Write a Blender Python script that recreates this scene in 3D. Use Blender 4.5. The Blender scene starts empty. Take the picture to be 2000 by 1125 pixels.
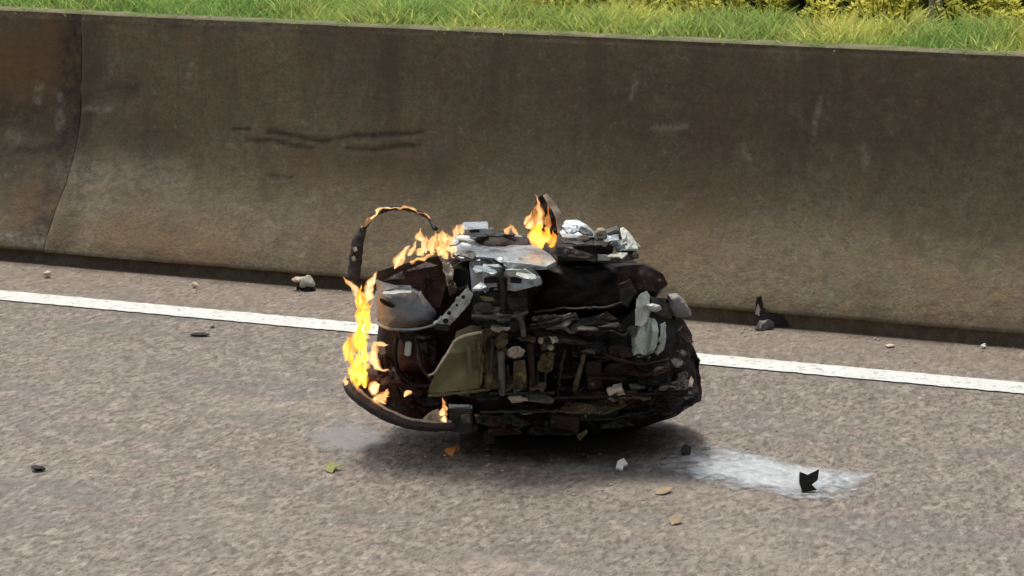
import bpy, bmesh, math, random
import numpy as np
from mathutils import Vector, Matrix, noise

random.seed(7); rng = np.random.default_rng(7)
SC = bpy.context.scene
COL = SC.collection

# ------------------------------------------------------------------ camera
F_PX = 4500.0; PITCH = math.atan(1084/4500); CAM_H = 1.86
cam_d = bpy.data.cameras.new('camera'); cam = bpy.data.objects.new('camera', cam_d); COL.objects.link(cam)
cam_d.sensor_width = 36; cam_d.lens = 36*F_PX/2000; cam_d.clip_start = .1; cam_d.clip_end = 2000
cam.location = (0, 0, CAM_H); cam.rotation_euler = (math.pi/2-PITCH, 0, 0)
SC.camera = cam

# ------------------------------------------------------------------ light
SUN_EL, SUN_X, SUN_Y = math.radians(70), -.40, .92       # high, behind the barrier and a little to the left
wd = bpy.data.worlds.new('World'); SC.world = wd; wd.use_nodes = True
nt = wd.node_tree; bg = nt.nodes['Background']
sky = nt.nodes.new('ShaderNodeTexSky'); sky.sky_type = 'NISHITA'; sky.sun_disc = False
sky.sun_elevation = SUN_EL; sky.sun_rotation = math.atan2(SUN_X, SUN_Y)
sky.dust_density = 4.0; sky.air_density = 1.0; sky.ozone_density = 1.0
hs = nt.nodes.new('ShaderNodeHueSaturation'); hs.inputs['Saturation'].default_value = .22
nt.links.new(sky.outputs[0], hs.inputs['Color']); nt.links.new(hs.outputs[0], bg.inputs[0])
bg.inputs[1].default_value = .09
sl = bpy.data.lights.new('sun', 'SUN'); so = bpy.data.objects.new('sun', sl); COL.objects.link(so)
sl.energy = 1.5; sl.angle = math.radians(14); sl.color = (1, .90, .75)
sv = Vector((SUN_X*math.cos(SUN_EL), SUN_Y*math.cos(SUN_EL), math.sin(SUN_EL)))
so.rotation_euler = sv.to_track_quat('Z', 'Y').to_euler(); so.location = (-4, 12, 14)
SC.view_settings.view_transform = 'Standard'; SC.view_settings.look = 'None'
SC.view_settings.exposure = 0.85; SC.view_settings.gamma = 1; SC.view_settings.use_curve_mapping = False

# ------------------------------------------------------------------ measuring the photograph
CP, SP = math.cos(PITCH), math.sin(PITCH)
def ray(u, v):
    x = (u-1000)/F_PX; y = (562.5-v)/F_PX
    return Vector((x, CP+y*SP, -SP+y*CP))
def ground(u, v, z=0.0):
    d = ray(u, v); t = (z-CAM_H)/d.z
    return Vector((0, 0, CAM_H))+d*t
def project(P):                                   # numpy (n,3) world -> pixels of the photograph
    r = P-np.array([0, 0, CAM_H])
    fz = r[:, 1]*CP-r[:, 2]*SP; up = r[:, 1]*SP+r[:, 2]*CP
    return 1000+F_PX*r[:, 0]/fz, 562.5-F_PX*up/fz

RO = ground(1000, 595)                            # foot of the barrier
RA = math.atan2(-.3338, .9426)                    # the road's direction
RC, RS = math.cos(RA), math.sin(RA)
def road_to_world(a):
    a = np.asarray(a, float); o = a.copy()
    o[:, 0] = RO.x+a[:, 0]*RC-a[:, 1]*RS; o[:, 1] = RO.y+a[:, 0]*RS+a[:, 1]*RC
    return o
def world_to_road(p):
    dx, dy = p.x-RO.x, p.y-RO.y
    return (dx*RC+dy*RS, -dx*RS+dy*RC)

# ------------------------------------------------------------------ helpers
def meta(o, label=None, cat=None, group=None, kind=None):
    if label: o['label'] = label
    if cat: o['category'] = cat
    if group: o['group'] = group
    if kind: o['kind'] = kind
    return o
def empty(name, loc, label, cat, group=None):
    o = bpy.data.objects.new(name, None); COL.objects.link(o); o.location = loc; o.empty_display_size = .1
    return meta(o, label, cat, group)
def link(name, me, mat, parent=None):
    o = bpy.data.objects.new(name, me); COL.objects.link(o)
    if mat is not None: me.materials.append(mat)
    if parent is not None: o.parent = parent
    return o
def finish(bm, name, mat, parent=None, sharp=38):
    bmesh.ops.recalc_face_normals(bm, faces=bm.faces)
    lim = math.radians(sharp)
    for f in bm.faces: f.smooth = True
    for e in bm.edges:
        if len(e.link_faces) == 2 and e.calc_face_angle(0) > lim: e.smooth = False
    me = bpy.data.meshes.new(name); bm.to_mesh(me); bm.free()
    return link(name, me, mat, parent)
def np_mesh(name, V, Fq, mat, parent=None, smooth=True):
    me = bpy.data.meshes.new(name); V = np.asarray(V, np.float32); Fq = np.asarray(Fq, np.int32)
    k = Fq.shape[1]
    me.vertices.add(len(V)); me.vertices.foreach_set('co', V.ravel())
    me.loops.add(Fq.size); me.loops.foreach_set('vertex_index', Fq.ravel())
    me.polygons.add(len(Fq)); me.polygons.foreach_set('loop_start', np.arange(0, Fq.size, k, dtype=np.int32))
    me.polygons.foreach_set('use_smooth', np.full(len(Fq), smooth))
    me.update(); me.validate()
    return link(name, me, mat, parent)
def thicken(bm, th):
    bm.normal_update(); vs = bm.verts[:]; nn = [v.normal.copy() for v in vs]
    if sum(n.y for n in nn) > 0: nn = [-n for n in nn]
    bm.verts.index_update()
    r = bmesh.ops.extrude_face_region(bm, geom=bm.faces[:])
    new = [g for g in r['geom'] if isinstance(g, bmesh.types.BMVert)]
    from mathutils.kdtree import KDTree
    kd = KDTree(len(vs))
    for i, v in enumerate(vs): kd.insert(v.co, i)
    kd.balance()
    for v in new: v.co -= nn[kd.find(v.co)[1]]*th
def nz(v, f, oct=3): return noise.fractal(Vector(v)*f, 1.0, 2.0, oct)

# ------------------------------------------------------------------ materials
class M:
    def __init__(s, name):
        s.m = bpy.data.materials.new(name); s.m.use_nodes = True; s.t = s.m.node_tree; s.n = s.t.nodes
        s.b = s.n['Principled BSDF']; s.out = s.n['Material Output']
        s.tc = s.n.new('ShaderNodeTexCoord')
    def set(s, **k):
        for a, v in k.items(): s.b.inputs[a.replace('_', ' ')].default_value = v
        return s
    def vec(s, scale=(1, 1, 1), rot=(0, 0, 0)):
        mp = s.n.new('ShaderNodeMapping'); s.t.links.new(s.tc.outputs['Object'], mp.inputs[0])
        mp.inputs['Scale'].default_value = scale; mp.inputs['Rotation'].default_value = rot
        return mp.outputs[0]
    def noise(s, scale, detail=4, rough=.6, vec=None, dist=0, out=0):
        n = s.n.new('ShaderNodeTexNoise'); n.inputs['Scale'].default_value = scale
        n.inputs['Detail'].default_value = detail; n.inputs['Roughness'].default_value = rough
        n.inputs['Distortion'].default_value = dist
        s.t.links.new(vec if vec is not None else s.tc.outputs['Object'], n.inputs['Vector'])
        return n.outputs[out]
    def voro(s, scale, vec=None, out=0, feature='F1'):
        n = s.n.new('ShaderNodeTexVoronoi'); n.inputs['Scale'].default_value = scale; n.feature = feature
        s.t.links.new(vec if vec is not None else s.tc.outputs['Object'], n.inputs['Vector'])
        return n.outputs[out]
    def ramp(s, x, stops, interp='LINEAR'):
        r = s.n.new('ShaderNodeValToRGB'); r.color_ramp.interpolation = interp; e = r.color_ramp.elements
        rgba = [(c, c, c, 1) if isinstance(c, (int, float)) else (*c, 1) for p, c in stops]
        e[0].position = stops[0][0]; e[0].color = rgba[0]; e[1].position = stops[-1][0]; e[1].color = rgba[-1]
        for (p, c), q in list(zip(stops, rgba))[1:-1]: e.new(p).color = q
        s.t.links.new(x, r.inputs[0]); return r.outputs[0]
    def mix(s, f, a, b, mode='MIX'):
        m = s.n.new('ShaderNodeMix'); m.data_type = 'RGBA'; m.blend_type = mode
        for sock, v in ((m.inputs[0], f), (m.inputs[6], a), (m.inputs[7], b)):
            if isinstance(v, (int, float)): sock.default_value = v if sock == m.inputs[0] else (v, v, v, 1)
            elif isinstance(v, tuple): sock.default_value = (*v, 1)
            else: s.t.links.new(v, sock)
        return m.outputs[2]
    def math(s, op, a, b=0.0):
        m = s.n.new('ShaderNodeMath'); m.operation = op
        for i, v in enumerate((a, b)):
            if isinstance(v, (int, float)): m.inputs[i].default_value = v
            else: s.t.links.new(v, m.inputs[i])
        return m.outputs[0]
    def attr(s, name, out=2):
        a = s.n.new('ShaderNodeAttribute'); a.attribute_name = name; return a.outputs[out]
    def sep(s, axis):
        x = s.n.new('ShaderNodeSeparateXYZ'); s.t.links.new(s.tc.outputs['Object'], x.inputs[0]); return x.outputs[axis]
    def to(s, x, sock): s.t.links.new(x, s.b.inputs[sock]); return s
    def bump(s, h, strength=.5, dist=.01, normal=None):
        b = s.n.new('ShaderNodeBump'); b.inputs['Strength'].default_value = strength; b.inputs['Distance'].default_value = dist
        s.t.links.new(h, b.inputs['Height'])
        if normal is not None: s.t.links.new(normal, b.inputs['Normal'])
        s.t.links.new(b.outputs[0], s.b.inputs['Normal']); return b.outputs[0]

def metal(name, c1, c2, rough=.45, metallic=.4, soot=.5, sootcol=(.012, .009, .007), nscale=14, bump=.35, rust=None, spec=.5):
    m = M(name); m.set(Metallic=metallic); m.b.inputs['Specular IOR Level'].default_value = spec
    base = m.mix(m.ramp(m.noise(nscale, 6, .65), [(.3, 0.), (.7, 1.)]), c1, c2)
    if rust: base = m.mix(m.ramp(m.noise(nscale*.6, 5, .7, dist=.4), [(.52, 0.), (.64, .8)]), base, rust)
    g = m.ramp(m.noise(nscale*1.7, 7, .7, dist=.6), [(.62-.3*soot, 0.), (.78-.22*soot, 1.)])
    base = m.mix(m.math('MULTIPLY', g, min(1, .35+soot)), base, sootcol)
    m.to(base, 'Base Color')
    m.to(m.ramp(m.noise(nscale*2, 4), [(.3, max(.1, rough-.15)), (.7, min(1, rough+.2))]), 'Roughness')
    m.bump(m.noise(nscale*6, 5, .65), bump, .006)
    return m.m

m_alu = metal('cast_aluminium', (.42, .47, .51), (.20, .23, .25), .30, .5, .35)
m_alu_pale = metal('bright_aluminium', (.46, .49, .45), (.29, .31, .28), .5, .1, .25, (.03, .03, .025))
m_alu_dirty = metal('sooty_aluminium', (.16, .155, .14), (.06, .058, .054), .45, .3, .6, spec=.22)
m_black = metal('oily_black_metal', (.010, .0075, .006), (.005, .004, .0035), .36, .0, .3, nscale=18, bump=.6, spec=.22)
m_brown = metal('burnt_brown_metal', (.026, .0105, .006), (.010, .005, .0035), .45, .0, .4, nscale=16, bump=.6, spec=.22)
m_burnt_glow = metal('burnt_glow_metal', (.046, .013, .008), (.014, .006, .004), .5, .0, .35, (.006, .003, .002), nscale=22, bump=.6, spec=.3)  # burnt metal, painted redder in place of the fire's glow
m_dark = metal('grimy_grey_metal', (.034, .030, .024), (.012, .0145, .013), .45, .0, .45, bump=.5, spec=.22)
m_olive = metal('olive_metal', (.150, .132, .050), (.085, .072, .030), .55, .1, .25, (.02, .016, .008), nscale=10, bump=.3)
m_olive_dark = metal('grimy_olive_metal', (.105, .078, .026), (.045, .033, .014), .55, .1, .5, nscale=16, bump=.4)
m_green = metal('pale_green_metal', (.50, .58, .51), (.22, .28, .24), .28, .55, .15, (.08, .08, .06))
m_plastic = metal('grey_plastic', (.25, .27, .29), (.13, .14, .15), .30, .0, .3, nscale=9, bump=.2)
m_grey_mat = metal('dull_grey_plastic', (.26, .24, .23), (.19, .175, .17), .65, .0, .15, nscale=9, bump=.2)
m_rubber = metal('charred_rubber', (.018, .010, .008), (.008, .005, .004), .55, .0, .2, bump=.7, nscale=40)
m_ash_glint = metal('ash_glint_metal', (.42, .36, .28), (.26, .21, .16), .8, .0, .2, (.05, .04, .03), nscale=24, bump=.5)  # ash colour, also used to paint highlights and glints

def fire(name, stops, strength, scale=26):
    """glowing gas: colour from heat and noise, thin where it is cool and towards the tips"""
    m = M(name); nt = m.t
    a = m.attr('warmth')
    x = m.math('ADD', m.math('MULTIPLY', m.noise(scale, 3, .6, dist=.8), 1.1), m.math('SUBTRACT', a, .55))
    col = m.ramp(x, stops)
    e = m.n.new('ShaderNodeEmission'); e.inputs[1].default_value = strength
    t = m.n.new('ShaderNodeBsdfTransparent'); mx = m.n.new('ShaderNodeMixShader')
    al = m.math('MULTIPLY', m.ramp(m.math('ADD', m.math('MULTIPLY', m.noise(scale*1.6, 3, .6), 1.), m.math('SUBTRACT', m.attr('body'), .5)), [(.20, .0), (.58, 1.)]), .97)
    nt.links.new(al, mx.inputs[0]); nt.links.new(t.outputs[0], mx.inputs[1]); nt.links.new(e.outputs[0], mx.inputs[2])
    nt.links.new(col, e.inputs[0]); nt.links.new(mx.outputs[0], m.out.inputs[0])
    return m.m
FIRE = [(.10, (.26, .035, .004)), (.30, (.60, .15, .014)), (.46, (.86, .29, .026)), (.62, (1., .47, .05)), (.80, (1., .62, .16)), (1., (1., .74, .40))]
CREAM = [(.10, (.45, .13, .03)), (.30, (.80, .36, .12)), (.48, (.92, .54, .22)), (.66, (1., .72, .38)), (.9, (1., .86, .58))]
m_fire = fire('yellow_fire', FIRE, .95)
m_cream = fire('pale_fire', CREAM, .66)
m_ground_glow = fire('ground_glow', [(.15, (.16, .03, .006)), (.40, (.40, .13, .03)), (.6, (.60, .26, .08)), (.9, (.80, .45, .18))], .11, 30)

# ---- road
m = M('worn_asphalt')
big = m.noise(1.3, 5, .6)
mid = m.noise(21, 4, .62, vec=m.vec((1, .5, 1), (0, 0, .25)), dist=.5)
fine = m.noise(60, 4, .7, vec=m.vec((1, .55, 1), (0, 0, -.3)))
lump = m.voro(34, feature='SMOOTH_F1'); grit = m.voro(210)
base = m.mix(m.ramp(mid, [(.36, 0.), (.64, 1.)]), (.135, .112, .094), (.295, .255, .220))
base = m.mix(m.ramp(big, [(.35, .0), (.65, .55)]), base, (.195, .172, .152))
base = m.mix(m.ramp(m.noise(7, 3, .5, vec=m.vec((1, 1, 1), (0, 0, 1.1))), [(.56, 0.), (.72, .40)]), base, (.24, .18, .165))
base = m.mix(m.ramp(m.noise(9, 3, .5, vec=m.vec((1, 1, 1), (.4, 0, 2.1))), [(.56, 0.), (.72, .40)]), base, (.175, .188, .160))
base = m.mix(m.ramp(fine, [(.40, .8), (.52, 0.)]), base, (.06, .052, .045))
base = m.mix(m.ramp(grit, [(.0, .55), (.22, 0.)]), base, (.50, .46, .41))
base = m.mix(m.ramp(m.noise(3.2, 4, .6, vec=m.vec((.35, 1.5, 1)), dist=.4), [(.50, 0.), (.66, .6)]), base, (.125, .125, .122))
base = m.mix(m.ramp(m.noise(2.1, 5, .65, vec=m.vec((.3, 1.2, 1), (0, 0, .05)), dist=.6), [(.54, 0.), (.70, .5)]), base, (.33, .285, .235))
base = m.mix(m.ramp(m.noise(44, 5, .7, vec=m.vec((1, .45, 1), (0, 0, .5))), [(.36, .6), (.50, 0.)]), base, (.085, .07, .058))
base = m.mix(m.ramp(m.noise(38, 5, .7, vec=m.vec((1, .5, 1), (0, 1, -.4))), [(.54, 0.), (.68, .55)]), base, (.42, .375, .325))
# dirt washed against the barrier: along local y
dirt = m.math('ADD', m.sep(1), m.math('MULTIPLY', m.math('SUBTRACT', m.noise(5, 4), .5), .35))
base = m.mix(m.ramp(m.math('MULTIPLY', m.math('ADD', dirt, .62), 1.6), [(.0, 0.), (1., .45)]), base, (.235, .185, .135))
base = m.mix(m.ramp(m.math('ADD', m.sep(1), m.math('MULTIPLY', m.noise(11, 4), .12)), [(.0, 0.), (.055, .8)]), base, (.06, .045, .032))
m.to(base, 'Base Color')
m.to(m.ramp(mid, [(.3, .62), (.7, .85)]), 'Roughness')
hh = m.math('ADD', m.math('MULTIPLY', fine, .5), m.math('MULTIPLY', mid, 1.6))
m.bump(m.math('ADD', hh, m.math('MULTIPLY', lump, .5)), .75, .015)
m_road = m.m

m = M('road_paint')
wear = m.noise(40, 6, .75)
base = m.mix(m.ramp(m.noise(9, 4), [(.35, 0.), (.7, .5)]), (.64, .675, .67), (.50, .52, .50))
m.to(m.mix(m.ramp(wear, [(.36, .85), (.46, 0.)]), base, (.27, .24, .21)), 'Base Color'); m.set(Roughness=.6)
m.bump(m.noise(60, 4, .7), .5, .01); m_paint = m.m

m = M('stained_concrete')
n1 = m.noise(2.2, 6, .62); n2 = m.noise(14, 6, .7); n3 = m.noise(90, 4, .7)
base = m.mix(m.ramp(n1, [(.35, 0.), (.68, 1.)]), (.150, .108, .056), (.195, .160, .090))
base = m.mix(m.ramp(n2, [(.35, .35), (.60, 0.)]), base, (.10, .078, .050))
base = m.mix(m.ramp(m.noise(5, 4, .6, vec=m.vec((1, 1, .35))), [(.55, 0.), (.75, .4)]), base, (.15, .142, .092))
base = m.mix(m.ramp(m.noise(6, 5, .7, dist=.5), [(.52, 0.), (.66, .6)]), base, (.165, .105, .066))
base = m.mix(m.ramp(m.noise(8, 5, .7, vec=m.vec((1, 1, 1), (1, 2, 0)), dist=.5), [(.53, 0.), (.68, .6)]), base, (.125, .135, .088))
base = m.mix(m.ramp(m.noise(30, 4, .75), [(.34, .6), (.5, 0.)]), base, (.085, .066, .044))
base = m.mix(m.ramp(m.noise(26, 4, .75, vec=m.vec((1, 1, 1), (0, 1, 2))), [(.55, 0.), (.7, .5)]), base, (.27, .235, .175))
base = m.mix(m.ramp(m.noise(7, 5, .65, vec=m.vec((1, 1, .10)), dist=.3), [(.50, 0.), (.68, .62)]), base, (.070, .052, .030))
base = m.mix(m.ramp(m.noise(9, 5, .65, vec=m.vec((1, 1, .16), (0, 0, 1)), dist=.3), [(.58, 0.), (.74, .35)]), base, (.22, .195, .135))
base = m.mix(m.ramp(n3, [(.42, .45), (.56, 0.)]), base, (.08, .062, .042))
base = m.mix(m.math('MULTIPLY', m.attr('rust'), m.ramp(n2, [(.3, .5), (.6, 1.)])), base, (.17, .095, .035))
base = m.mix(m.math('MULTIPLY', m.attr('darkening'), m.ramp(m.noise(24, 5, .75), [(.30, .35), (.58, 1.)])), base, (.036, .024, .013))
base = m.mix(m.math('MULTIPLY', m.attr('pale'), m.ramp(m.noise(38, 5, .75), [(.40, .1), (.62, 1.)])), base, (.34, .32, .26))
m.to(base, 'Base Color'); m.set(Roughness=.85)
m.bump(m.math('ADD', m.math('MULTIPLY', n2, .8), m.math('MULTIPLY', n3, .35)), .55, .02); m_conc = m.m

m = M('mossy_concrete')
base = m.mix(m.ramp(m.noise(8, 5, .65), [(.4, 0.), (.6, 1.)]), (.20, .175, .11), (.10, .125, .045))
m.to(base, 'Base Color'); m.set(Roughness=.9); m.bump(m.noise(50, 5, .7), .6, .02); m_cap = m.m

m = M('verge_soil')
m.to(m.mix(m.ramp(m.noise(6, 5), [(.35, 0.), (.65, 1.)]), (.045, .075, .018), (.10, .11, .03)), 'Base Color'); m.set(Roughness=.95)
m.bump(m.noise(30, 5), .8, .03); m_soil = m.m

def leafmat(name, trans=.45):
    m = M(name); c = m.attr('tint', 0)
    d = m.n.new('ShaderNodeBsdfDiffuse'); tr = m.n.new('ShaderNodeBsdfTranslucent'); mx = m.n.new('ShaderNodeMixShader')
    mx.inputs[0].default_value = trans
    m.t.links.new(c, d.inputs[0]); m.t.links.new(c, tr.inputs[0])
    m.t.links.new(d.outputs[0], mx.inputs[1]); m.t.links.new(tr.outputs[0], mx.inputs[2])
    m.t.links.new(mx.outputs[0], m.out.inputs[0]); return m.m
m_grass = leafmat('grass_blades'); m_leaf = leafmat('weed_leaves'); m_bush = leafmat('thicket_leaves', .4)

def patchmat(name, c1, c2, rough, dens):
    """thin uneven film on the road: covers it where noise and distance from its rim allow"""
    m = M(name)
    k = m.attr('cover')
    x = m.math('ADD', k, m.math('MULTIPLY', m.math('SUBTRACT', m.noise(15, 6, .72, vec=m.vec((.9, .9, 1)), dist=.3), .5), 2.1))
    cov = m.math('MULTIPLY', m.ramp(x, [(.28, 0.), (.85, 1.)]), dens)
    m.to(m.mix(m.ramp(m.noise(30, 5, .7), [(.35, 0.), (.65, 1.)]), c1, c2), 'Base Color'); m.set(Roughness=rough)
    m.bump(m.noise(45, 5, .7), .4, .008)
    t = m.n.new('ShaderNodeBsdfTransparent'); mx = m.n.new('ShaderNodeMixShader')
    m.t.links.new(cov, mx.inputs[0]); m.t.links.new(t.outputs[0], mx.inputs[1]); m.t.links.new(m.b.outputs[0], mx.inputs[2])
    m.t.links.new(mx.outputs[0], m.out.inputs[0]); return m.m
m_pale_film = patchmat('pale_film', (.60, .64, .68), (.30, .33, .36), .35, .95)  # uneven pale bluish film over the road surface
m_dust = patchmat('grey_dust', (.36, .37, .38), (.27, .28, .29), .6, .5)
m_shadow_film = patchmat('shadow_film', (.035, .028, .022), (.055, .042, .032), .5, .75)  # dark film that deepens the engine's shadow on the road

# ------------------------------------------------------------------ road
def road_place(o): o.location = (RO.x, RO.y, 0); o.rotation_euler = (0, 0, RA); return o
bm = bmesh.new()
R_ = 420
for v in ((-R_, -R_, 0), (R_, -R_, 0), (R_, R_, 0), (-R_, R_, 0)): bm.verts.new(v)
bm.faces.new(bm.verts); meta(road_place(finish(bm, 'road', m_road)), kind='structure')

LY = -.465                                        # edge line centre, measured from the barrier's foot
xs = np.concatenate([np.linspace(-60, -2.6, 30), np.arange(-2.55, 2.4, .012), np.linspace(2.45, 60, 30)])
V, Q = [], []
for i, x in enumerate(xs):
    a = .006*nz((x*1.0, 3, 0), 30, 2)+.0025*nz((x, 9, 0), 6, 2); b = .006*nz((x, 5, 4), 30, 2)+.0025*nz((x, 1, 7), 6, 2)
    V += [(x, LY-.059+a, .004), (x, LY+.059+b, .004)]
    if i: Q.append((2*i-2, 2*i, 2*i+1, 2*i-1))
meta(road_place(np_mesh('road_edge_line', V, Q, m_paint)), kind='structure')

# ------------------------------------------------------------------ concrete barrier
prof = [(.044, 0), (.15, .085), (.25, .18), (.33, .245), (.41, .29), (.50, .318), (.65, .338), (.80, .35), (.862, .355)]
pz = np.array([p[0] for p in prof]); pq = np.array([p[1] for p in prof])
def smooth_q(z):
    return np.mean([np.interp(z+d, pz, pq) for d in (-.05, -.025, 0, .025, .05)], axis=0)-smooth_q0
smooth_q0 = 0.0; smooth_q0 = float(smooth_q(np.array([.044]))[0])
TOPZ = .862
def seg_dist(u, v, pts):
    best = np.full(u.shape, 1e9)
    for (x0, y0), (x1, y1) in zip(pts[:-1], pts[1:]):
        L = (x1-x0)**2+(y1-y0)**2; t = np.clip(((u-x0)*(x1-x0)+(v-y0)*(y1-y0))/L, 0, 1)
        best = np.minimum(best, np.hypot(u-x0-t*(x1-x0), (v-y0-t*(y1-y0))))
    return best
def vnoise(A, f, oct=3, off=0.0):
    return np.array([noise.fractal(Vector((a[0]*f+off, a[1]*f, a[2]*f)), 1.0, 2.0, oct) for a in A])
JX = world_to_road(ground(112, 505))[0]            # the joint between the two castings
def barrier(s0, s1, label, setback, left):
    root = empty('concrete_barrier', (0, 0, 0), label, 'barrier', 'concrete barrier castings along the road')
    road_place(root)
    lo, hi = max(s0, -2.6), min(s1, 2.3)
    ss = np.concatenate([np.linspace(s0, lo, 12)[:-1] if s0 < lo else [], np.arange(lo, hi, .009), [hi], np.linspace(hi, s1, 12)[1:] if s1 > hi else []])
    zs = np.concatenate([[.044], np.linspace(.050, TOPZ-.02, 96), [TOPZ-.008, TOPZ]])
    S, Z = np.meshgrid(ss, zs, indexing='ij'); S = S.ravel(); Z = Z.ravel()
    q = smooth_q(Z)+setback
    q += np.where(Z > TOPZ-.01, .006, 0)+np.where(Z < .047, .006, 0)
    A = np.stack([S, q, Z], 1)
    q = q+.0040*vnoise(A, 5, 3)+.0016*vnoise(A, 40, 2)
    W = road_to_world(np.stack([S, q, Z], 1)); u, v = project(W)
    wob = 6*vnoise(A, 12, 3, 9.)
    u2, v2 = u+wob, v+wob*.7
    darkening = np.zeros_like(S); pale = np.zeros_like(S); rust = np.zeros_like(S); dig = np.zeros_like(S)  # dark mask: stains, scrapes and broader dark tone
    def stroke(arr, pts, w, amt, soft=1.6):
        d = seg_dist(u2, v2, pts); np.maximum(arr, amt*np.clip((soft*w-d)/(w*(soft-.4)), 0, 1), out=arr)
    for pts, w in (([(525, 258), (560, 264), (628, 277), (680, 266), (760, 263), (820, 258)], 5), ([(485, 277), (530, 275), (565, 284), (612, 291)], 4),
                   ([(680, 291), (740, 292), (822, 285)], 5), ([(530, 348), (572, 350)], 2.5), ([(455, 252), (490, 254)], 3)):
        stroke(darkening, pts, w, .95); stroke(dig, pts, w*1.2, 1)
    stroke(darkening, [(180, 185), (255, 170)], 14, .65, 2.2); stroke(darkening, [(190, 240), (330, 270)], 26, .35, 2.4); stroke(darkening, [(600, 300), (800, 330)], 22, .25, 2.6)
    stroke(pale, [(150, 345), (215, 335), (330, 350)], 26, .42, 2.2); stroke(pale, [(150, 400), (350, 400)], 18, .2, 2.5)
    stroke(darkening, [(1250, 200), (2000, 240)], 90, .48, 2.6); stroke(darkening, [(700, 120), (1300, 150)], 60, .3, 2.6); stroke(darkening, [(1000, 170), (1500, 190)], 50, .22, 2.8); stroke(rust, [(250, 470), (420, 490)], 30, .35, 2.4); stroke(rust, [(600, 320), (760, 335)], 26, .35, 2.4); stroke(rust, [(1230, 470), (1330, 450)], 50, .25, 2.4)  # broad darker tone over the upper and right face
    for pts in ([(372, 125), (370, 148)], [(1240, 145), (1232, 190)], [(1603, 195), (1595, 230), (1590, 268)], [(1452, 288), (1462, 310)], [(165, 214), (215, 212)], [(612, 375), (618, 384)], [(1690, 290), (1692, 330)], [(1280, 250), (1340, 248)]):
        stroke(pale, pts, 5, .5, 2.0)
    stroke(darkening, [(900, 60), (2000, 118)], 7, .7, 1.8); stroke(darkening, [(170, 38), (900, 70)], 5, .5, 1.8)
    if left:
        stroke(darkening, [(150, 45), (140, 250), (125, 330), (88, 460)], 40, .97, 2.1); stroke(darkening, [(0, 235), (150, 245)], 22, .6, 2.2)
        stroke(darkening, [(20, 215), (110, 240), (150, 235)], 34, .75, 2.0); stroke(darkening, [(0, 300), (120, 290)], 14, .8, 2); stroke(darkening, [(60, 380), (100, 420)], 40, .70, 1.8)
        darkening = np.maximum(darkening, .40); stroke(darkening, [(30, 330), (60, 430)], 60, .6, 2.0); stroke(rust, [(0, 130), (110, 120)], 60, .9, 1.8); stroke(rust, [(100, 60), (130, 110)], 26, .9, 1.8); stroke(rust, [(70, 390), (120, 380)], 26, .6, 2)
        stroke(pale, [(70, 195), (72, 165)], 8, .45); stroke(pale, [(20, 260), (35, 272)], 10, .3); stroke(pale, [(120, 190), (115, 250)], 7, .35); stroke(pale, [(0, 462), (60, 470), (100, 475)], 12, .4)
    else:
        stroke(darkening, [(178, 40), (174, 200), (168, 300), (126, 470)], 16, .55, 2.4)
        stroke(pale, [(115, 492), (200, 503), (330, 515)], 4, .5, 1.8)  # pale line paints the highlight along the lower edge
    q = q+.006*dig
    # the arris at the joint is chipped
    edge = .009+(s1-S) if left else (S-s0)
    chip = np.clip(.016*(.55+.9*vnoise(np.stack([S*0, S*0, Z], 1), 9, 3))-edge, 0, .03)
    q = q+chip*.9
    me_o = np_mesh('wall_face', np.stack([S, q, Z], 1), grid_faces(len(ss), len(zs)), m_conc, root)
    for nm, arr in (('darkening', darkening), ('pale', pale), ('rust', rust)):
        at = me_o.data.attributes.new(nm, 'FLOAT', 'POINT'); at.data.foreach_set('value', arr.astype(np.float32))
    # recessed foot under the overhanging face
    cols = []
    for s in ss:
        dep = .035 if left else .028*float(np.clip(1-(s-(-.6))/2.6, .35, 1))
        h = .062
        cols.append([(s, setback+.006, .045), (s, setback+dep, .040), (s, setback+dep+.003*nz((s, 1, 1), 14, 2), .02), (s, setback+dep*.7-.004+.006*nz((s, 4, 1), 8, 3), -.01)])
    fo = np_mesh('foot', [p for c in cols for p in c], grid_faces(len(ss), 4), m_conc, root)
    at = fo.data.attributes.new('darkening', 'FLOAT', 'POINT'); at.data.foreach_set('value', np.full(len(fo.data.vertices), .75, np.float32))  # whole foot evenly darkened
    # top, back and ends
    qt = float(smooth_q(np.array([TOPZ]))[0])+setback+.006
    sec = [(qt+.004, TOPZ-.004), (qt+.012, TOPZ+.004), (qt+.075, TOPZ+.006), (qt+.09, TOPZ-.004), (qt+.18, .2), (qt+.30, 0)]
    V = []
    for s in ss:
        e = .004*nz((s, 2, 0), 9, 3)
        V += [(s, a+(e if k < 2 else 0), b+(e*.8 if k < 4 else 0)) for k, (a, b) in enumerate(sec)]
    np_mesh('top', V, grid_faces(len(ss), len(sec)), m_cap, root)
    bm = bmesh.new()
    x = s1-.001 if left else s0+.001
    ring = [(x, setback+.04, 0), (x, setback+.04, .043)]+[(x, float(smooth_q(np.array([z]))[0])+setback+.012, z) for z in np.linspace(.044, TOPZ-.01, 20)]+[(x, qt+.12, TOPZ-.01), (x, qt+.29, 0)]
    bm.faces.new([bm.verts.new(p) for p in ring]); finish(bm, 'end_face', m_conc, root)
    return root
def grid_faces(n, k):
    i, j = np.meshgrid(np.arange(n-1), np.arange(k-1), indexing='ij'); a = (i*k+j).ravel()
    return np.stack([a, a+k, a+k+1, a+1], 1)
barrier(-30, JX-.0004, 'dark rust-stained concrete barrier section left of the joint', .005, True)
barrier(JX+.0004, 30, 'long grey-brown concrete barrier section with horizontal scrape marks behind the burning engine', 0, False)

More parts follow.
